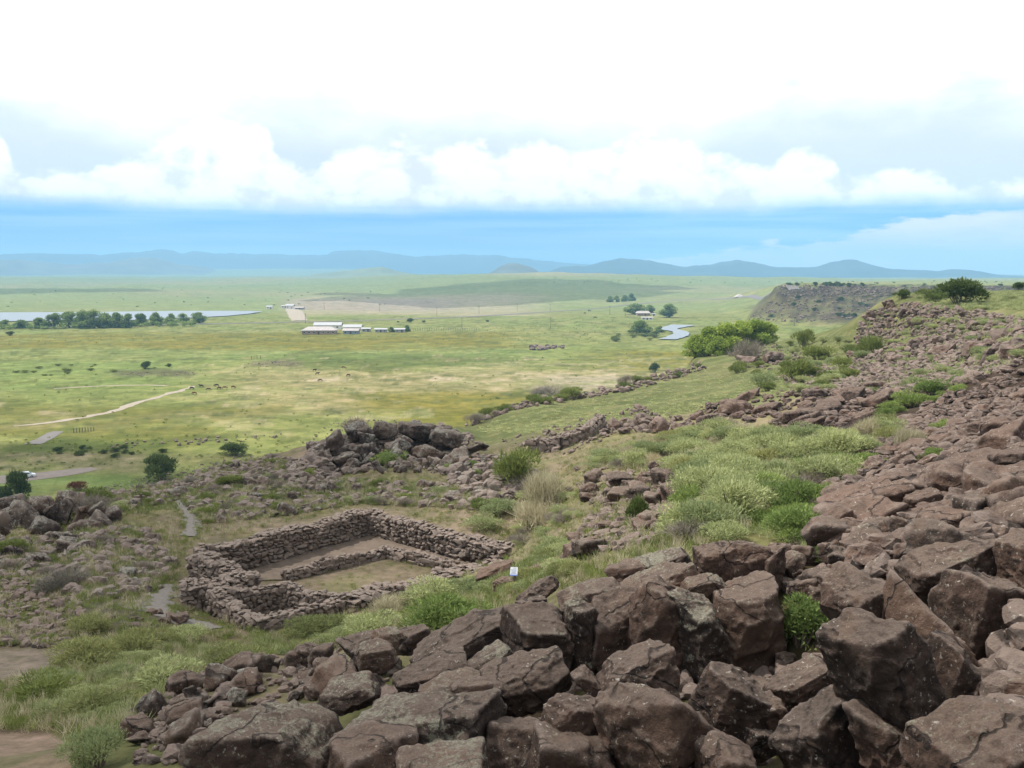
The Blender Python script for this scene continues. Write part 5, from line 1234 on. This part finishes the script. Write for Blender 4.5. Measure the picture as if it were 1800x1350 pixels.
_dp = [(-20,1138),(130,1138),(140,1165),(90,1192),(-20,1205)]; _dq = [(-20,1285),(120,1290),(130,1350),(-20,1350)]
def off_path(px, py): return ~(inpoly(px, py, _rp) | inpoly(px, py, _pa) | inpoly(px, py, _pb) | inpoly(px, py, _dp) | inpoly(px, py, _dq))
cover('grass', [ALLN, BK + [], LSL, FRONT], [6800, 5000, 2800, 1900], .2, .55, G1, 'olive', 'low green grass and weeds of the terrace', 201, tall=.7, keep=off_path)
cover('grass', [ALLN, BK, SLOPE, LSL], [3000, 4200, 2600, 1600], .2, .5, G2, 'straw', 'tufts of dry straw grass', 202, tall=.9, keep=off_path)
cover('grass', [SLOPE, FRONT, LEFTB, STRIP], [1300, 1200, 700, 300], .25, .5, G1, 'sage', 'grey-green low herbs between the shrubs', 203, tall=.8, keep=off_path)
cover('grass', [BK, LSL, [(60,880),(330,825),(560,835),(640,860),(420,890),(200,910)]], [1500, 900, 800], .35, .8, G1, 'olive', 'dark olive scrub between the stones of the terrace', 211, tall=.6, keep=off_path)
cover('grass', [_rp], [260], .2, .4, G1, 'olive', 'weeds on the floor of the enclosure', 204, tall=.5)
T2 = [(830,760),(950,705),(1090,690),(1240,645),(1330,640),(1400,600),(1480,590),(1480,680),(1330,700),(1200,730),(1000,765)]
cover('grass', [T2], [1500], .5, 1.2, G1, 'sage', 'short grass of the lower terrace', 205, 60, tall=.35)
cover('grass', [TF_, TA, [(1600,515),(1800,512),(1800,545),(1640,545)]], [500, 700, 700], .6, 1.5, G1, 'sage', 'grass tufts on the talus and ridge', 206, 50, tall=.5)
B1 = flat_shapes(4, 60, 5200, leaf=(.15, .3), wd=.16, upness=.4, lobes=5, height=.7)
MEAD = [(0,630),(300,640),(460,625),(900,628),(1200,600),(1180,640),(900,700),(640,730),(480,770),(200,760),(0,700)]
cover('low_bushes_ground_cover', [[(0,590),(500,590),(1000,585),(1100,590),(1000,600),(500,600),(0,605)], [(1000,560),(1180,560),(1120,600),(900,620),(880,590)], MEAD, [(0,760),(560,770),(500,800),(0,830)], [(700,580),(1060,560),(1060,585),(720,590)]], [200, 170, 170, 160, 200], .5, 1.6, B1, 'olive', 'scattered low bushes dotting the meadow', 207, 200, tall=.7)
cover('low_bushes_ground_cover', [[(0,576),(340,569),(340,574),(0,581)]], [110], 4, 9, B1, 'tree', 'low green growth at the foot of the grove', 210, 400, tall=.9)
cover('low_bushes_ground_cover', [[(1000,486),(1800,496),(1800,500),(1300,500),(900,500)], [(0,495),(700,500),(700,540),(0,540)]], [70, 60], 3, 6, B1, 'olive', 'tiny dark bushes on the far rises', 208, 1000, tall=.7)

cover('grass', [[(245,1085),(255,1045),(290,1015),(315,1030),(312,1085),(400,1095),(405,1122),(290,1112)], [(300,872),(355,905),(358,952),(312,955),(318,915)]], [420, 260], .15, .3, G1, 'olive', 'weeds along the edges of the gravel paths', 209, tall=.6, keep=lambda a, b: ~(inpoly(a, b, [(262,1085),(268,1050),(292,1030),(300,1040),(290,1082),(390,1102),(385,1110),(285,1098)]) | inpoly(a, b, [(314,882),(338,908),(341,945),(330,948),(322,905)])))
# ------------------------------------------------------------------ trees
def tree_meshes(seed, w, h, mat, n=4200, trunk=.22, lobes=20, leaf=.75, shape='oak'):
    r = np.random.default_rng(seed); L = []
    for k in range(lobes):
        a = r.uniform(0, 6.28); u = r.uniform(0, 1); rr = w / 2 * math.sqrt(r.uniform(0, 1)) * .72
        z = h * (trunk + (.93 - trunk) * u); k_ = math.sin(math.pi * min(1, .22 + .75 * u)) if shape == 'oak' else (1 - .8 * u)
        L.append((rr * k_ * math.cos(a), rr * k_ * math.sin(a), z - h * .08, w * r.uniform(.13, .22)))
    L = np.array(L); wq = r.integers(0, lobes, n); d = r.normal(0, 1, (n, 3)); d /= np.linalg.norm(d, axis=1)[:, None]
    p = L[wq, :3] + d * (L[wq, 3] * r.uniform(.35, 1.1, n) ** .7)[:, None] * np.array([1, 1, .8]); p[:, 2] = np.maximum(p[:, 2], h * .08)
    dirs = d * .6 + r.normal(0, .6, (n, 3)); dirs /= np.linalg.norm(dirs, axis=1)[:, None]
    V, F = blades(r, p, dirs, r.uniform(.6, 1.2, n) * leaf, r.uniform(.5, 1.0, n) * leaf)
    cc = np.repeat(r.uniform(0, 1, n), 3)
    mb = MB(); mb.tube([(0, 0, -.4), (w * .01, 0, h * .2), (-w * .015, w * .01, h * .55)], [w * .045, w * .032, w * .012], 7)
    for k in range(min(lobes, 9)):
        l = L[k]; mb.tube([(0, 0, h * r.uniform(.12, .3)), (l[0] * .5, l[1] * .5, l[2] * .7), (l[0], l[1], l[2])], [w * .022, w * .014, w * .005], 5)
    return np_mesh('crown', V, F, [M[mat]], False, np.stack([cc] * 3, -1)), mb.mesh('trunk', M['wood'], True)
TR = {'cotton': [tree_meshes(7000 + k, 12, 13, 'tree') for k in range(5)], 'willow': [tree_meshes(7100 + k, 9, 8.5, 'tree_bright', 6000, .05, 26, .5) for k in range(4)], 'bushy': [tree_meshes(7200 + k, 9, 8, 'tree', 3600, .03) for k in range(4)]}
_tr = np.random.default_rng(88)
def put_tree(kind, q, w, h, label, group=None):
    cr, tk = TR[kind][_tr.integers(len(TR[kind]))]; bw, bh = {'cotton': (12, 13), 'willow': (9, 8.5), 'bushy': (9, 8)}[kind]
    root = thing('tree', label, 'tree', q, _tr.uniform(0, 6.28), group); root.scale = (w / bw, w / bw, h / bh)
    link('crown', cr, root); link('trunk', tk, root)
def tree_at(kind, x, y, wpx, hpx, label, group=None, rmin=150, d=None):
    q = hit([x], [y], rmin)[0] if d is None else pt(x, y, d)
    if d is not None: q[2] = zq(q[0], q[1])
    dep = q[1]; put_tree(kind, q, wpx * dep / FPX * (1.3 if kind != 'willow' else 1.3), hpx * dep / FPX * (.95 if kind != 'willow' else 1.12), label, group)
for x, y, w, h, kd, lab in (
 (10, 577, 22, 16, 'bushy', 'low tree of the grove at the left edge'), (38, 577, 24, 16, 'bushy', 'second low tree from the left in the grove'), (70, 577, 26, 20, 'bushy', 'low dark tree left of the tall grove trees'),
 (95, 577, 26, 32, 'cotton', 'leftmost tall tree of the lakeside grove'), (122, 576, 30, 34, 'cotton', 'tall tree second from the left in the lakeside grove'), (146, 577, 30, 36, 'cotton', 'tallest tree of the lakeside grove'), (166, 577, 30, 37, 'cotton', 'tall spreading tree in the middle of the lakeside grove'),
 (186, 576, 24, 28, 'bushy', 'bright bushy tree in the middle of the lakeside grove'), (205, 576, 26, 28, 'bushy', 'rounded tree right of the middle of the grove'), (226, 576, 24, 26, 'bushy', 'bushy tree right in the grove'), (246, 574, 22, 28, 'cotton', 'thin-crowned tree near the right end of the grove'),
 (274, 572, 20, 24, 'bushy', 'separate round tree right of the grove'), (301, 572, 18, 22, 'bushy', 'narrow tree fourth from the right before the lake'), (322, 569, 18, 21, 'cotton', 'slim tree next to the rightmost lakeside tree'), (350, 568, 28, 21, 'cotton', 'rightmost lakeside tree with a wide crown'),
 (145, 578, 20, 14, 'bushy', 'low pale bush at the foot of the tall grove trees'), (1117, 553, 34, 22, 'cotton', 'broad tree left of the valley house'), (1142, 550, 18, 15, 'bushy', 'small tree directly behind the valley house'), (1176, 558, 34, 26, 'cotton', 'round tree right of the valley house'),
 (1124, 588, 30, 30, 'cotton', 'pale tree at the bend before the valley house'), (1072, 531, 12, 11, 'bushy', 'leftmost tree of the row beside the highway'), (1084, 531, 12, 12, 'bushy', 'second tree of the row beside the highway'), (1098, 530, 12, 12, 'bushy', 'third tree of the row beside the highway'), (1110, 529, 14, 14, 'bushy', 'rightmost tree of the row beside the highway'),
 (688, 584, 10, 10, 'bushy', 'rusty green tree beside the ranch sheds'), (716, 583, 10, 13, 'bushy', 'dark tree at the right end of the ranch'), (1136, 586, 30, 14, 'bushy', 'low thicket under the pale tree by the river'), (1160, 584, 16, 12, 'bushy', 'bush at the river bend')):
    tree_at(kd, x, y, w, h, lab)
for x, y, w, h, d, lab in ((1222, 612, 34, 34, 268, 'leftmost willow of the bright green clump'), (1247, 615, 44, 44, 266, 'second willow from the left in the bright green clump'), (1275, 618, 48, 48, 265, 'tall willow in the middle of the bright green clump'), (1303, 616, 48, 46, 266, 'willow right of the middle of the bright green clump'),
                           (1330, 610, 46, 40, 268, 'second willow from the right in the bright green clump'), (1350, 604, 34, 32, 270, 'rightmost willow of the bright green clump'), (1262, 622, 30, 30, 258, 'low willow in front of the bright green clump')):
    tree_at('willow', x, y, w * 1.15, h * 1.08, lab, None, 150, d)

# ------------------------------------------------------------------ buildings
M['white_roof'] = plain('white_metal_roof', (.34, .345, .36), .6, var=.05, scale=.5); M['grey_roof'] = plain('weathered_roof', (.34, .31, .30), .8, var=.15, scale=.6)
M['tan_wall'] = plain('tan_wall', (.30, .22, .17), .9, var=.15, scale=.4); M['grey_wall'] = plain('grey_wall', (.30, .31, .32), .85, var=.1, scale=.4); M['white_wall'] = plain('white_wall', (.66, .65, .62), .8, var=.06, scale=.4)
M['glass'] = plain('dark_pane', (.03, .035, .04), .2, spec=.5); M['door'] = plain('dark_door', (.08, .06, .05), .7); M['blue_wall'] = plain('blue_grey_wall', (.20, .25, .30), .85, var=.1)
def building(x, y, w, dp, h, rh, wall, roof, rz, label, nwin=4, name='building', cat='building', over=.8, hip=0.0, z=None):
    w *= .86; dp *= .86; h *= .9; rh *= .9; q = hit([x], [y], 300)[0]; root = thing(name, label, cat, q, rz)
    MB().box((0, 0, h / 2 - .2), (w, dp, h + .4)).obj('wall', M[wall], root)
    hw, hd = w / 2 + over, dp / 2 + over; th_ = .25; hx = hw * (1 - hip)
    V = [(-hw, -hd, h), (hw, -hd, h), (hw, hd, h), (-hw, hd, h), (-hx, 0, h + rh), (hx, 0, h + rh)]
    V2 = [(a, b, c + th_) for a, b, c in V]
    F = [(0, 1, 5, 4), (2, 3, 4, 5), (1, 2, 5), (3, 0, 4)]
    mb = MB(); mb.add(V2, F); mb.add(V, [f[::-1] for f in F]); mb.add(V[:4] + V2[:4], [(0, 1, 5, 4), (1, 2, 6, 5), (2, 3, 7, 6), (3, 0, 4, 7)])
    mb.obj('roof', M[roof], root)
    for k in range(nwin):
        u = (k + .5) / nwin - .5
        if k == nwin // 2:
            MB().box((u * w, -dp / 2 - .03, 1.1), (1.3, .12, 2.3)).obj('door', M['door'], root)
        else:
            fr = MB().box((u * w, -dp / 2 - .02, h * .55), (1.9, .1, 1.4)).obj('window', M['white_wall'], root)
            MB().box((u * w, -dp / 2 - .07, h * .55), (1.6, .06, 1.1)).obj('pane', M['glass'], fr)
    return root
building(562, 587, 31, 17, 3.4, 3.0, 'tan_wall', 'grey_roof', rad(4), 'long low ranch house with a wide grey roof', 7, hip=.35)
building(577, 578, 27, 12, 3.6, 2.6, 'white_wall', 'white_roof', rad(2), 'long shed with a bright white roof behind the ranch house', 4)
building(620, 581, 17, 10, 3.2, 2.4, 'white_wall', 'white_roof', rad(2), 'white-roofed shed right of the long white shed', 3)
building(618, 587, 14, 9, 3.0, 1.8, 'blue_wall', 'grey_roof', rad(-3), 'blue-grey shed in front of the white-roofed shed', 3)
building(644, 583, 8, 6, 2.6, 1.0, 'grey_wall', 'white_roof', 0, 'small pale shed left in the ranch yard', 2)
building(670, 584, 11, 6, 2.6, 1.0, 'grey_wall', 'white_roof', 0, 'long pale shed near the rusty tree', 3)
building(703, 584, 9, 6, 2.6, 1.0, 'grey_wall', 'white_roof', 0, 'pale shed left of the dark ranch tree', 2)
building(1130, 555, 17, 10, 3.2, 2.6, 'tan_wall', 'grey_roof', rad(5), 'brown-walled valley house under the broad trees', 4, hip=.2)
building(1137, 562, 13, 6, 2.4, .9, 'white_wall', 'grey_roof', rad(2), 'low pale outbuilding in front of the valley house', 3)
building(1149, 555, 4.5, 3, 2.4, .5, 'white_wall', 'white_roof', 0, 'tiny white shed right of the valley house', 1)
building(500, 541, 9, 7, 2.8, 1.4, 'white_wall', 'grey_roof', 0, 'small shed left at the far farmstead', 2)
building(510, 543, 12, 9, 5, 2.4, 'white_wall', 'white_roof', 0, 'white barn of the far farmstead', 2)
building(527, 544, 14, 8, 2.6, 1.4, 'grey_wall', 'grey_roof', 0, 'low grey house of the far farmstead', 3)
building(474, 543, 9, 6, 3.4, 1.6, 'white_wall', 'white_roof', 0, 'lone white shed left of the far farmstead', 2)
building(1478, 499.5, 14, 9, 4, 2, 'white_wall', 'white_roof', 0, 'tiny white building beyond the far mesa', 1) if False else None
# gravel plant by the highway: pale heap with a hopper
q = hit([1300], [522], 600)[0]
mb = MB(); _b = q; r_ = np.random.default_rng(4); 
V, F = rock_shape(4444, 4, cuts=3, jit=.1, sharp=6, rough=.05, dims=(15, 11, 9)); V[:, 2] = np.where(V[:, 2] < 0, V[:, 2] * .2, V[:, 2]); V[:, :2] *= (1.25 - .9 * np.clip(V[:, 2:3] / 4.5, 0, 1))
M['pale_heap'] = plain('pale_gravel_heap', (.36, .33, .315), .95, var=.1, scale=.5)
tag(link('gravel_heap', np_mesh('gravel_heap', V, F, [M['pale_heap']], True), loc=q), 'pale conical gravel heap beside the highway', 'heap')

# ------------------------------------------------------------------ poles, fences, sign, car, cattle
M['pole'] = plain('weathered_wood', (.12, .10, .085), .9, var=.25, scale=2); M['metal'] = plain('dull_steel', (.35, .35, .36), .45, .7)
def utility_pole(x, y, h, label):
    q = hit([x], [y], 300)[0]; root = thing('utility_pole', label, 'utility pole', q, rad(20), 'utility poles along the valley road')
    MB().tube([(0, 0, -.5), (0, 0, h)], [.22, .14], 8).obj('pole', M['pole'], root)
    MB().box((0, 0, h - .7), (2.6, .14, .16)).obj('crossarm', M['pole'], root)
    for u in (-1.1, -.4, .4, 1.1): MB().tube([(u, 0, h - .62), (u, 0, h - .38)], [.06, .05], 6).obj('insulator', M['metal'], root)
for x, y, lab in ((842, 552, 'utility pole nearest the middle of the highway'), (768, 555, 'utility pole left of the middle of the highway'), (967, 548, 'utility pole right of the middle of the highway'), (909, 547, 'utility pole between two highway poles'), (1072, 553, 'utility pole left of the valley house'), (1099, 556, 'utility pole just left of the broad tree'),
                  (570, 545, 'utility pole above the ranch'), (667, 547, 'utility pole above the ranch sheds'), (537, 569, 'utility pole beside the white shed'), (968, 577, 'utility pole on the meadow right of the ranch'), (1396, 573, 'utility pole at the foot of the far mesa'), (812, 578, 'utility pole behind the long corral fence')):
    utility_pole(x, y, 10, lab)
def fence(xs, label, h=1.3, rmin=150, rail=True, rad_=.09):
    P = hit([p[0] for p in xs], [p[1] for p in xs], rmin); P = P[~np.isnan(P[:, 0])]; root = thing('fence', label, 'fence', P[0], 0)
    post = MB().tube([(0, 0, -.2), (0, 0, h)], [rad_, rad_ * .9], 6).mesh('post', M['pole'])
    for p in P: link('post', post, root, p - P[0], (0, 0, 0))
    if rail:
        for zz_ in (.45, .85, 1.2):
            mb = MB()
            for a, b in zip(P[:-1], P[1:]): mb.tube([a - P[0] + [0, 0, zz_ * h / 1.3], b - P[0] + [0, 0, zz_ * h / 1.3]], [.03, .03], 4)
            mb.obj('wire', M['metal'], root)
fence([(x, 581 + (x - 725) * .002) for x in np.linspace(722, 842, 30)], 'long corral fence right of the ranch', 2.4, 300, True, .14)
fence([(130 + k * 5, 761 - k * .4) for k in range(8)], 'short row of dark fence posts on the near meadow', 1.5, 150, False, .13)
fence([(442, 632), (452, 631), (458, 631)], 'three dark fence posts above the creek bank', 2.2, 200, False, .16)
fence([(1170, 625), (1140, 628)], 'pair of fence posts by the meadow edge', 1.5, 150, False) if False else None
fence([(x, 524) for x in ()] or [(1561, 548), (1567, 545)], 'two dark posts left of the round juniper on the ridge', 2.2, 60, False, .07) if False else None
q = hit([249], [893], 20)[0]
root = thing('marker_post', 'short dark trail marker post behind the grass left of the path', 'post', q, .2)
MB().tube([(0, 0, -.1), (0, 0, .85)], [.05, .05], 8).obj('post', M['pole'], root); MB().box((0, -.06, .74), (.16, .03, .2)).obj('plate', M['door'], root)

q = hit([904], [1036], 15)[0]
root = thing('trail_sign', 'small white information sign on a dark post between shrubs and boulders', 'sign', q, rad(-8))
MB().tube([(0, 0, -.1), (0, 0, .42)], [.05, .05], 8).obj('post', M['pole'], root)
M['sign_white'] = plain('sign_white', (.50, .53, .57), .5, var=.03); M['sign_blue'] = plain('sign_blue', (.10, .16, .42), .5, var=.05); M['ink'] = plain('sign_ink', (.16, .19, .28), .6)
pl = MB().box((0, 0, 0), (.20, .018, .25)).obj('panel', M['sign_white'], root, (0, -.07, .52), (rad(-38), 0, 0))
MB().box((0, -.011, -.108), (.196, .006, .034)).obj('blue_strip', M['sign_blue'], pl)
MB().box((.01, -.011, .095), (.08, .006, .03)).obj('emblem', M['metal'], pl)
for k in range(4): MB().box((-.01 + .008 * (k % 2), -.011, .045 - k * .034), (.15 - .02 * (k % 3), .005, .011)).obj('text_line', M['ink'], pl)

M['paint'] = plain('silver_paint', (.62, .65, .70), .35, .2, var=.02); M['tyre'] = plain('tyre', (.02, .02, .02), .9); M['lamp'] = plain('lamp_glass', (.7, .7, .68), .2)
q = hit([45], [840], 150)[0]
root = thing('parked_car', 'silver car on the gravel road, half hidden behind the dark juniper', 'car', q, rad(25))
bmv = MB(); prof = [(-2.2, .35), (-2.25, .75), (-2.1, .95), (-1.5, 1.0), (-.95, 1.48), (.75, 1.5), (1.35, 1.02), (2.1, .88), (2.25, .65), (2.2, .35)]
n = len(prof); VL = [(a, -.85 if b < 1.1 else -.68, b) for a, b in prof] + [(a, .85 if b < 1.1 else .68, b) for a, b in prof]
bmv.add(VL, [tuple(range(n)), tuple(range(2 * n - 1, n - 1, -1))] + [(i, i + n, (i + 1) % n + n, (i + 1) % n) for i in range(n)])
bmv.obj('body', M['paint'], root)
for sgn in (-1, 1):
    MB().add([(-1.3, sgn * .835, 1.06), (1.15, sgn * .835, 1.06), (.68, sgn * .72, 1.43), (-.88, sgn * .72, 1.42)], [(0, 1, 2, 3)]).obj('side_window', M['glass'], root)
    for u in (-1.4, 1.4): 
        w_ = MB().tube([(u, sgn * .72, .33), (u, sgn * .9, .33)], [.33, .33], 14).obj('wheel', M['tyre'], root); MB().tube([(u, sgn * .88, .33), (u, sgn * .915, .33)], [.19, .19], 10).obj('rim', M['metal'], w_)
    MB().box((2.2, sgn * .6, .72), (.12, .32, .14)).obj('headlight', M['lamp'], root)
MB().add([(1.36, -.72, 1.05), (1.36, .72, 1.05), (.80, .62, 1.47), (.80, -.62, 1.47)], [(0, 1, 2, 3)]).obj('windscreen', M['glass'], root)
MB().add([(-1.5, -.72, 1.04), (-1.5, .72, 1.04), (-1.0, .62, 1.46), (-1.0, -.62, 1.46)], [(3, 2, 1, 0)]).obj('rear_window', M['glass'], root)

M['cow'] = plain('dark_cattle_hide', (.035, .022, .018), .9, var=.3, scale=2); M['cow_red'] = plain('red_cattle_hide', (.12, .055, .03), .9, var=.3, scale=2)
def cow_mesh(mat, graze, seed):
    hz = .62 if graze else 1.45; nk = 1.05 if graze else 1.35
    P = [(-.95, 0, 1.18), (-.5, 0, 1.12), (0, 0, 1.05), (.5, 0, 1.1), (.85, 0, 1.18), (1.12, 0, nk), (1.32, 0, hz), (1.60, 0, hz - .22), (-1.05, 0, 1.0), (-1.1, 0, .55)]
    Rr = [.30, .36, .40, .38, .30, .20, .16, .09, .05, .03]; E = [(0, 1), (1, 2), (2, 3), (3, 4), (4, 5), (5, 6), (6, 7), (0, 8), (8, 9)]
    for s in (-1, 1):
        for root_i, x in ((0, -.85), (4, .72)):
            b = len(P); back = root_i == 0
            P += [(x, s * .22, .92), (x - (.10 if back else -.03), s * .23, .52), (x + (.02 if back else 0), s * .23, .04)]; Rr += [.17 if back else .14, .075, .065]; E += [(root_i, b), (b, b + 1), (b + 1, b + 2)]
        b = len(P); P += [(1.28, s * .22, hz + .08)]; Rr += [.04]; E += [(6, b)]
    me = bpy.data.meshes.new('cow'); me.from_pydata(P, E, []); o = bpy.data.objects.new('cow_form', me); C.objects.link(o)
    md = o.modifiers.new('skin', 'SKIN'); md.use_smooth_shade = True
    for i, v in enumerate(me.skin_vertices[0].data): v.radius = (Rr[i], Rr[i]); v.use_root = (i == 2)
    o.modifiers.new('sub', 'SUBSURF').levels = 1
    dg = bpy.context.evaluated_depsgraph_get(); dg.update(); m2 = bpy.data.meshes.new_from_object(o.evaluated_get(dg)); bpy.data.objects.remove(o); m2.name = 'cow'
    m2.materials.clear(); m2.materials.append(mat); return m2
COWS = [cow_mesh(M['cow'], True, 1), cow_mesh(M['cow'], False, 2), cow_mesh(M['cow_red'], True, 3)]
for i, (x, y, lab) in enumerate(((337, 685, 'dark cow at the end of the pale track'), (354, 681, 'dark cow grazing just right of the track end'), (366, 687, 'red-brown cow in the middle of the herd by the track'), (381, 680, 'dark cow at the top of the herd by the track'), (385, 685, 'brown cow below the top one of the herd'), (410, 683, 'dark cow at the right end of the herd by the track'), (342, 694, 'brown cow below the track end, apart from the herd'),
                                 (558, 659, 'dark cow leftmost of the group on the tan meadow'), (563, 671, 'dark cow lowest of the group on the tan meadow'), (612, 662, 'dark cow right of the group on the tan meadow'), (553, 653, 'dark cow topmost of the group on the tan meadow'), (604, 648, 'dark cow farthest up the tan meadow'), (395, 684, 'small brown cow between the last two of the herd'), (1036, 548, 'black cow near the highway pasture'), (1028, 552, 'red-brown cow on the highway pasture'), (1046, 560, 'pale cow on the highway pasture'))):
    q = hit([x], [y], 200)[0]; o = link('cow', COWS[i % 3 if 'red' not in lab and 'brown' not in lab else 2], loc=q, rot=(0, 0, (-.4, 2.9, .3, 3.6, 0.8)[i % 5]), scale=.9 if x < 1000 else 1.5)
    tag(o, lab, 'cow', 'cattle on the meadow')

# ------------------------------------------------------------------ clouds overhead (their shade falls on parts of the land), then the haze
m, t = newmat('cloud'); d = t.n('ShaderNodeBsdfDiffuse'); d.inputs[0].default_value = (.9, .9, .92, 1); tr = t.n('ShaderNodeBsdfTranslucent'); tr.inputs[0].default_value = (.9, .9, .92, 1); tp = t.n('ShaderNodeBsdfTransparent')
a = t.n('ShaderNodeMixShader'); a.inputs[0].default_value = .6; t.l(d.outputs[0], a.inputs[1]); t.l(tr.outputs[0], a.inputs[2])
b = t.n('ShaderNodeMixShader'); b.inputs[0].default_value = .58; t.l(a.outputs[0], b.inputs[1]); t.l(tp.outputs[0], b.inputs[2]); o = t.n('ShaderNodeOutputMaterial'); t.l(b.outputs[0], o.inputs[0]); M['cloud'] = m
CLZ = 900.0
def cloud(poly_xy, seed, thick, label):
    """flat-based, lumpy cloud whose shade covers the given piece of ground"""
    off = np.array([SUNV.x, SUNV.y]) / SUNV.z * (CLZ + 15); P = np.array(poly_xy, float) + off; c = P.mean(0)
    k = 90; A = np.linspace(0, 2 * math.pi, k, endpoint=False); pa = np.arctan2(P[:, 1] - c[1], P[:, 0] - c[0]); pr = np.hypot(P[:, 0] - c[0], P[:, 1] - c[1]); od = np.argsort(pa)
    rr = np.interp(A, pa[od], pr[od], period=2 * math.pi) * (1 + (.10 if len(poly_xy) > 9 else .45) * fbm(np.stack([np.cos(A) * 2.5, np.sin(A) * 2.5], -1), 4, seed))
    V = []; S = np.concatenate([np.linspace(.05, 1, 16), np.linspace(1, .05, 16)]); top = np.arange(32) >= 16
    for s, tp_ in zip(S, top):
        x, y = c[0] + rr * s * np.cos(A), c[1] + rr * s * np.sin(A); b_ = math.sqrt(max(0, 1 - s * s)); n_ = fbm(np.stack([x, y], -1) / (thick * 1.2), 4, seed)
        V.append(np.stack([x, y, CLZ + (thick * b_ * (.7 + .5 * n_) if tp_ else -thick * .10 * b_ * (1 + n_))], -1))
    V = np.concatenate(V); i = (np.arange(31)[:, None] * k + np.arange(k)[None, :]); j = (np.arange(31)[:, None] * k + (np.arange(k)[None, :] + 1) % k)
    F = np.stack([i.ravel(), j.ravel(), (j + k).ravel(), (i + k).ravel()], -1)
    tag(link('cloud', np_mesh('cloud', V, F, [M['cloud']], True)), label, kind='structure')
cloud([(-240, 275), (-90, 285), (-16, 120), (-6, 70), (-4, 45), (-2, 30), (1, 19), (5, 12), (9, 4), (10, -30), (-60, -60), (-260, 60), (-300, 180)], 3, 40, 'cumulus cloud overhead shading the enclosure and the boulders')
cloud([(-290, 1780), (-60, 1660), (150, 1900), (320, 2300), (380, 2700), (60, 2950), (-180, 2700), (-340, 2150)], 5, 120, 'cumulus cloud shading the far grassy rise')
cloud([(-1500, 2300), (-1050, 2250), (-900, 2500), (-1100, 2700), (-1500, 2600)], 6, 120, 'cumulus cloud shading the plain beyond the lake')
m = bpy.data.materials.new('haze'); m.use_nodes = True; t = NT(m.node_tree); v = t.n('ShaderNodeVolumePrincipled'); v.inputs['Color'].default_value = (.36, .70, 1.0, 1); v.inputs['Density'].default_value = 1.25e-4; v.inputs['Anisotropy'].default_value = 0.0
o = t.n('ShaderNodeOutputMaterial'); t.l(v.outputs[0], o.inputs['Volume'])
HB = 17500.0
hz = MB().box((0, 0, (355 - 75) / 2), (2 * HB, 2 * HB, 355 + 75)).obj('haze', m); tag(hz, 'pale blue air over the whole valley', kind='stuff')
name_places()
